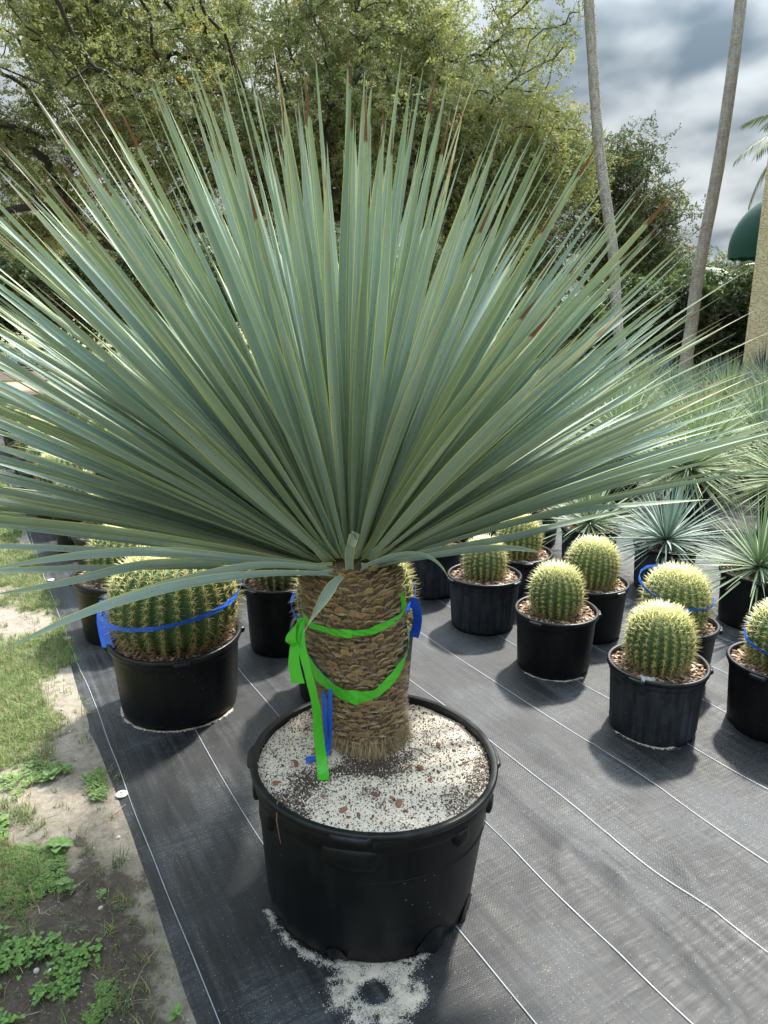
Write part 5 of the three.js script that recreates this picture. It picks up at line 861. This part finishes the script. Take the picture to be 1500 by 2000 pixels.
{
  const far = tree('distant_tree', 'round green tree far off beyond the planting bed', 'tree', [-15, 0, -34], { seed: 81, twig: 0.02, n: 420, per: 10, size: 2.6, spread: 1.6, sprigs: SP, gap: 0.2, maxR: 0.3, leafR: 0.12, trunk: [[0, -0.1, 0], [0, 1.0, 0], [0.1, 1.8, 0]], blobs: [[0, 3.6, 0, 3.4, 2.4, 2.6], [-2.0, 2.6, 0, 2.2, 1.8, 2], [2.2, 2.6, 0, 2.2, 1.9, 2]], group: 'trees far off', tint: (r) => mixc([0.05, 0.085, 0.025], [0.15, 0.19, 0.05], r()) });
  [[-21, -33, 1], [-27, -37, 1.1], [-9, -36, 1.05], [-3.5, -38, 1], [2.5, -37, 0.9], [-34, -40, 1.3], [13, -38, 0.85], [20, -40, 0.9], [7.5, -42, 0.8]].forEach(([x, z, s], k) => copyOf(far, [x, 0, z], k * 2.1, 'round green tree far off beyond the planting bed', 'trees far off', s));
  // rows of low nursery plants on the far bed
  const ms = [], cs = []; R = mulberry(515);
  for (let k = 0; k < 420; k++) { const row = k % 3, x = rr(-19, -4), z = -19.6 - row * 0.8 - 0.12 * (x + 19) + rr(-0.15, 0.15); ms.push(mtx(x, 0.12, z, 0, R() * 6, 0, rr(0.7, 1.1))); const c = row < 1 ? rr(0.8, 1.2) : rr(0.9, 1.5); cs.push(row === 2 ? lin(c * 1.6, c * 1.5, c * 0.6) : lin(c, c * 1.05, c * 1.2)); }
  const o = instanced('nursery_row', rosetteGeo({ n: 30, L: 0.42, w: 0.04, seed: 91, colA: [0.16, 0.20, 0.18], colB: [0.34, 0.40, 0.38], low: 0.1, seg: 3 }), blade, ms, cs, scene); o.userData = { kind: 'stuff', label: 'low rows of pale nursery plants beyond the mulch bed', category: 'plants' };
}

// ---------------------------------------------------------------- palms
const palmBark = std({ map: colourTexture(256, 1024, (x, y) => { const a = tileFbm(x, y, 256, 1024, 10, 5, 7), b = tileFbm(x, y, 256, 1024, 60, 3, 9), ringl = Math.pow(Math.abs(Math.sin(y / 1024 * 3.1416 * 22 + 2.2 * tileFbm(x, y, 256, 1024, 5, 3, 3))), 8); let c = mixc([0.25, 0.215, 0.18], [0.46, 0.42, 0.37], sstep(0.3, 0.7, 0.5 * a + 0.5 * b)); c = mixc(c, [0.15, 0.125, 0.10], 0.45 * ringl); if (b > 0.66) c = mixc(c, [0.46, 0.44, 0.40], 0.6); return c; }), roughness: 0.95, bumpMap: heightTexture(256, 512, (x, y) => tileFbm(x, y, 256, 512, 30, 4, 17)), bumpScale: 0.02 });
function frondGeo(seed, L, n, ll, lw, droop, ca, cb) {
  const rnd = mulberry(seed), g = new Geo(), sp = [];
  for (let k = 0; k <= 12; k++) { const q = k / 12; sp.push(V(0, L * (0.35 * q - droop * q * q), L * q * (1 - 0.12 * q))); }
  const cv = new THREE.CatmullRomCurve3(sp); tube(g, sp, sp.map((_, k) => 0.022 * (1 - k / 13)), 5, [0.16, 0.19, 0.06]);
  for (let k = 0; k < n; k++) for (const s of [-1, 1]) {
    const q = 0.14 + 0.86 * (k + rnd() * 0.5) / n, p = cv.getPoint(Math.min(q, 1)), t = cv.getTangent(Math.min(q, 1)), d = V(s * (0.9 - 0.45 * q), 0.15 * (rnd() - 0.3), 0).addScaledVector(t, 0.45 + 0.55 * q).normalize(), len = ll * Math.sin(Math.PI * (0.18 + 0.74 * q)) * (0.85 + 0.3 * rnd()), c = mixc(ca, cb, rnd()), sd = d.clone().cross(V(0, 1, 0.2)).normalize(); let pr = null;
    for (let j = 0; j <= 3; j++) { const e = j / 3, w = lw * Math.sin(Math.PI * (0.25 + 0.73 * e)) / 2, x = p.x + d.x * len * e, y = p.y + d.y * len * e - len * 0.35 * e * e, z = p.z + d.z * len * e, a = g.v(x - sd.x * w, y - sd.y * w, z - sd.z * w, 0, 0, c), b = g.v(x + sd.x * w, y + sd.y * w, z + sd.z * w, 0, 0, c); if (pr) g.quad(pr[0], pr[1], b, a); pr = [a, b]; }
  }
  return g.build();
}
const FR = [frondGeo(1, 2.3, 26, 0.55, 0.035, 0.5, [0.06, 0.11, 0.03], [0.15, 0.20, 0.06]), frondGeo(2, 2.1, 24, 0.5, 0.035, 0.75, [0.06, 0.11, 0.03], [0.17, 0.21, 0.06])];
function palm(label, base, pts, rads, frondN, fs = 1, droopTilt = 0) {
  const t = thing('palm_tree', label, 'palm', base, 'palms behind the nursery field'), g = new Geo(), cv = new THREE.CatmullRomCurve3(pts.map(([x, y, z]) => V(x, y, z))), P = [], RR = [];
  for (let k = 0; k <= 40; k++) { const q = k / 40, j = q * (rads.length - 1), a = Math.min(Math.floor(j), rads.length - 2); P.push(cv.getPoint(q)); RR.push(mix(rads[a], rads[a + 1], j - a) * (1 + 0.025 * Math.sin(k * 2.7) + 0.015 * Math.sin(k * 5.1))); }
  tube(g, P, RR, 18); part('trunk', g.build(), palmBark, t);
  const top = P[40]; for (let k = 0; k < frondN; k++) { const f = part('frond', FR[k % 2], blade, t); f.position.copy(top); f.rotation.set(-0.5 + 0.85 * (k % 4) / 3 + droopTilt, k * 2.4, 0, 'YXZ'); f.scale.setScalar(fs); }
  return t;
}
palm('left of two tall grey palm trunks, leaning left as it rises', [4.10, 0, -12.9], [[0, -0.2, 0], [0, 0.8, -0.1], [-0.06, 1.3, -0.32], [-0.16, 2.6, -0.63], [-0.38, 4.18, -1.06], [-0.52, 6.1, -1.6], [-0.57, 6.75, -1.75], [-0.66, 9, -2.3]], [0.094, 0.09, 0.09, 0.088], 12, 1.0);
palm('right of two tall grey palm trunks, leaning right as it rises', [6.45, 0, -16.1], [[0, -0.2, 0], [0.05, 0.7, -0.15], [0.17, 1.23, -0.38], [0.30, 2.2, -0.65], [0.80, 4.85, -1.35], [1.24, 8.05, -2.2], [1.5, 11, -3]], [0.138, 0.13, 0.125, 0.12], 12, 1.1);
palm('feathery palm whose fronds reach in above the stucco wall', [10.15, 0, -18.8], [[0, -0.1, 0], [0.05, 2, 0], [0, 4, 0.05], [-0.05, 5.6, 0]], [0.14, 0.12, 0.11, 0.10], 13, 1.05, 0.1);
palm('short palm with fronds below the green awning', [9.2, 0, -20.5], [[0, -0.1, 0], [0.02, 0.8, 0], [0, 1.6, 0.02], [0, 2.2, 0]], [0.15, 0.14, 0.12, 0.1], 13, 0.62, -0.1);

// ---------------------------------------------------------------- stucco building with green awning
{
  const b = thing('stucco_building', 'corner of a yellow stucco building with flat eave at the right edge', 'building', [6.93, 0, -14.6]); b.rotation.y = -32 * Math.PI / 180;
  const st = colourTexture(1024, 1024, (x, y) => { const a = tileFbm(x, y, 1024, 1024, 5, 5, 7), w = tileFbm(x, y, 1024, 1024, 24, 2, 9), cr = Math.pow(1 - Math.abs(2 * tileFbm(x, y, 1024, 1024, 22, 3, 19) - 1), 9); let c = mixc([0.62, 0.51, 0.31], [0.72, 0.61, 0.40], 0.6 * a + 0.4 * w); return mixc(c, [0.20, 0.16, 0.09], 0.75 * sstep(0.80, 0.97, cr)); }); st.repeat.set(0.9, 0.9);
  const sb = heightTexture(512, 512, (x, y) => 1 - Math.pow(1 - Math.abs(2 * tileFbm(x, y, 512, 512, 22, 3, 19) - 1), 9) * 0.7); sb.repeat.set(0.9, 0.9);
  const mat = std({ map: st, bumpMap: sb, bumpScale: 0.02, roughness: 0.95 });
  const box = (w, h, d) => { const g = new THREE.BoxGeometry(w, h, d), p = g.attributes.position, n = g.attributes.normal, uv = g.attributes.uv; for (let k = 0; k < p.count; k++) uv.setXY(k, Math.abs(n.getX(k)) > 0.5 ? p.getZ(k) : p.getX(k), Math.abs(n.getY(k)) > 0.5 ? p.getZ(k) : p.getY(k)); return g; };
  const wall = part('wall', box(6, 7.2, 8), mat, b); wall.position.set(3.0, 3.6, -4.0);
  const roof = part('eave', box(6.7, 0.22, 8.7), std({ color: lin(0.22, 0.19, 0.17), roughness: 0.8 }), b); roof.position.set(3.0, 7.32, -4.0);
  const fas = part('fascia', box(6.45, 0.2, 8.45), mat, b); fas.position.set(3.0, 7.105, -4.0);
  // awning: a half dome of cloth on the hidden left wall
  const g = new Geo(), rows = [], nx = 18, W = 0.95, D = 1.1, Hh = 1.15;
  for (let j = 0; j <= 12; j++) { const ph = j / 12 * Math.PI / 2, row = []; for (let i = 0; i <= nx; i++) { const a = (i / nx - 0.5) * Math.PI, rib = 1 - 0.012 * Math.abs(Math.sin(i / nx * Math.PI * 6)); row.push(g.v(-Math.cos(a) * Math.sin(ph) * D * rib, Math.cos(ph) * Hh, Math.sin(a) * Math.sin(ph) * W * rib, i / nx, j / 12)); } rows.push(row); }
  { const row = []; for (let i = 0; i <= nx; i++) { const a = (i / nx - 0.5) * Math.PI; row.push(g.v(-Math.cos(a) * D * 0.985, -0.2 - 0.035 * Math.abs(Math.sin(i * 1.57)), Math.sin(a) * W * 0.985, i / nx, 1.2)); } rows.push(row); }
  for (let j = 0; j < 13; j++) for (let i = 0; i < nx; i++) g.quad(rows[j][i], rows[j][i + 1], rows[j + 1][i + 1], rows[j + 1][i]);
  const aw = meshThing('awning', g.build(), phys({ color: lin(0.008, 0.075, 0.055), roughness: 0.75, transmission: 0.12, thickness: 0 }), 'dark green dome awning beside the stucco wall', 'awning');
  const fr = part('frame', (() => { const q = new Geo(); for (let i = 0; i <= nx; i += 6) { const a = (i / nx - 0.5) * Math.PI, pts = []; for (let j = 0; j <= 8; j++) { const ph = j / 8 * Math.PI / 2; pts.push(V(-Math.cos(a) * Math.sin(ph) * D * 0.97, Math.cos(ph) * Hh * 0.97, Math.sin(a) * Math.sin(ph) * W * 0.97)); } tube(q, pts, pts.map(() => 0.014), 6); } return q.build(); })(), std({ color: lin(0.4, 0.4, 0.4), metalness: 0.8, roughness: 0.4 }), aw);
  aw.rotation.y = b.rotation.y; const c = Math.cos(b.rotation.y), s = Math.sin(b.rotation.y), lx = -0.002, lz = -3.7; aw.position.set(7.0 + lx * c + lz * s, 2.95, -14.6 - lx * s + lz * c);
}
renderer.render(scene, camera);
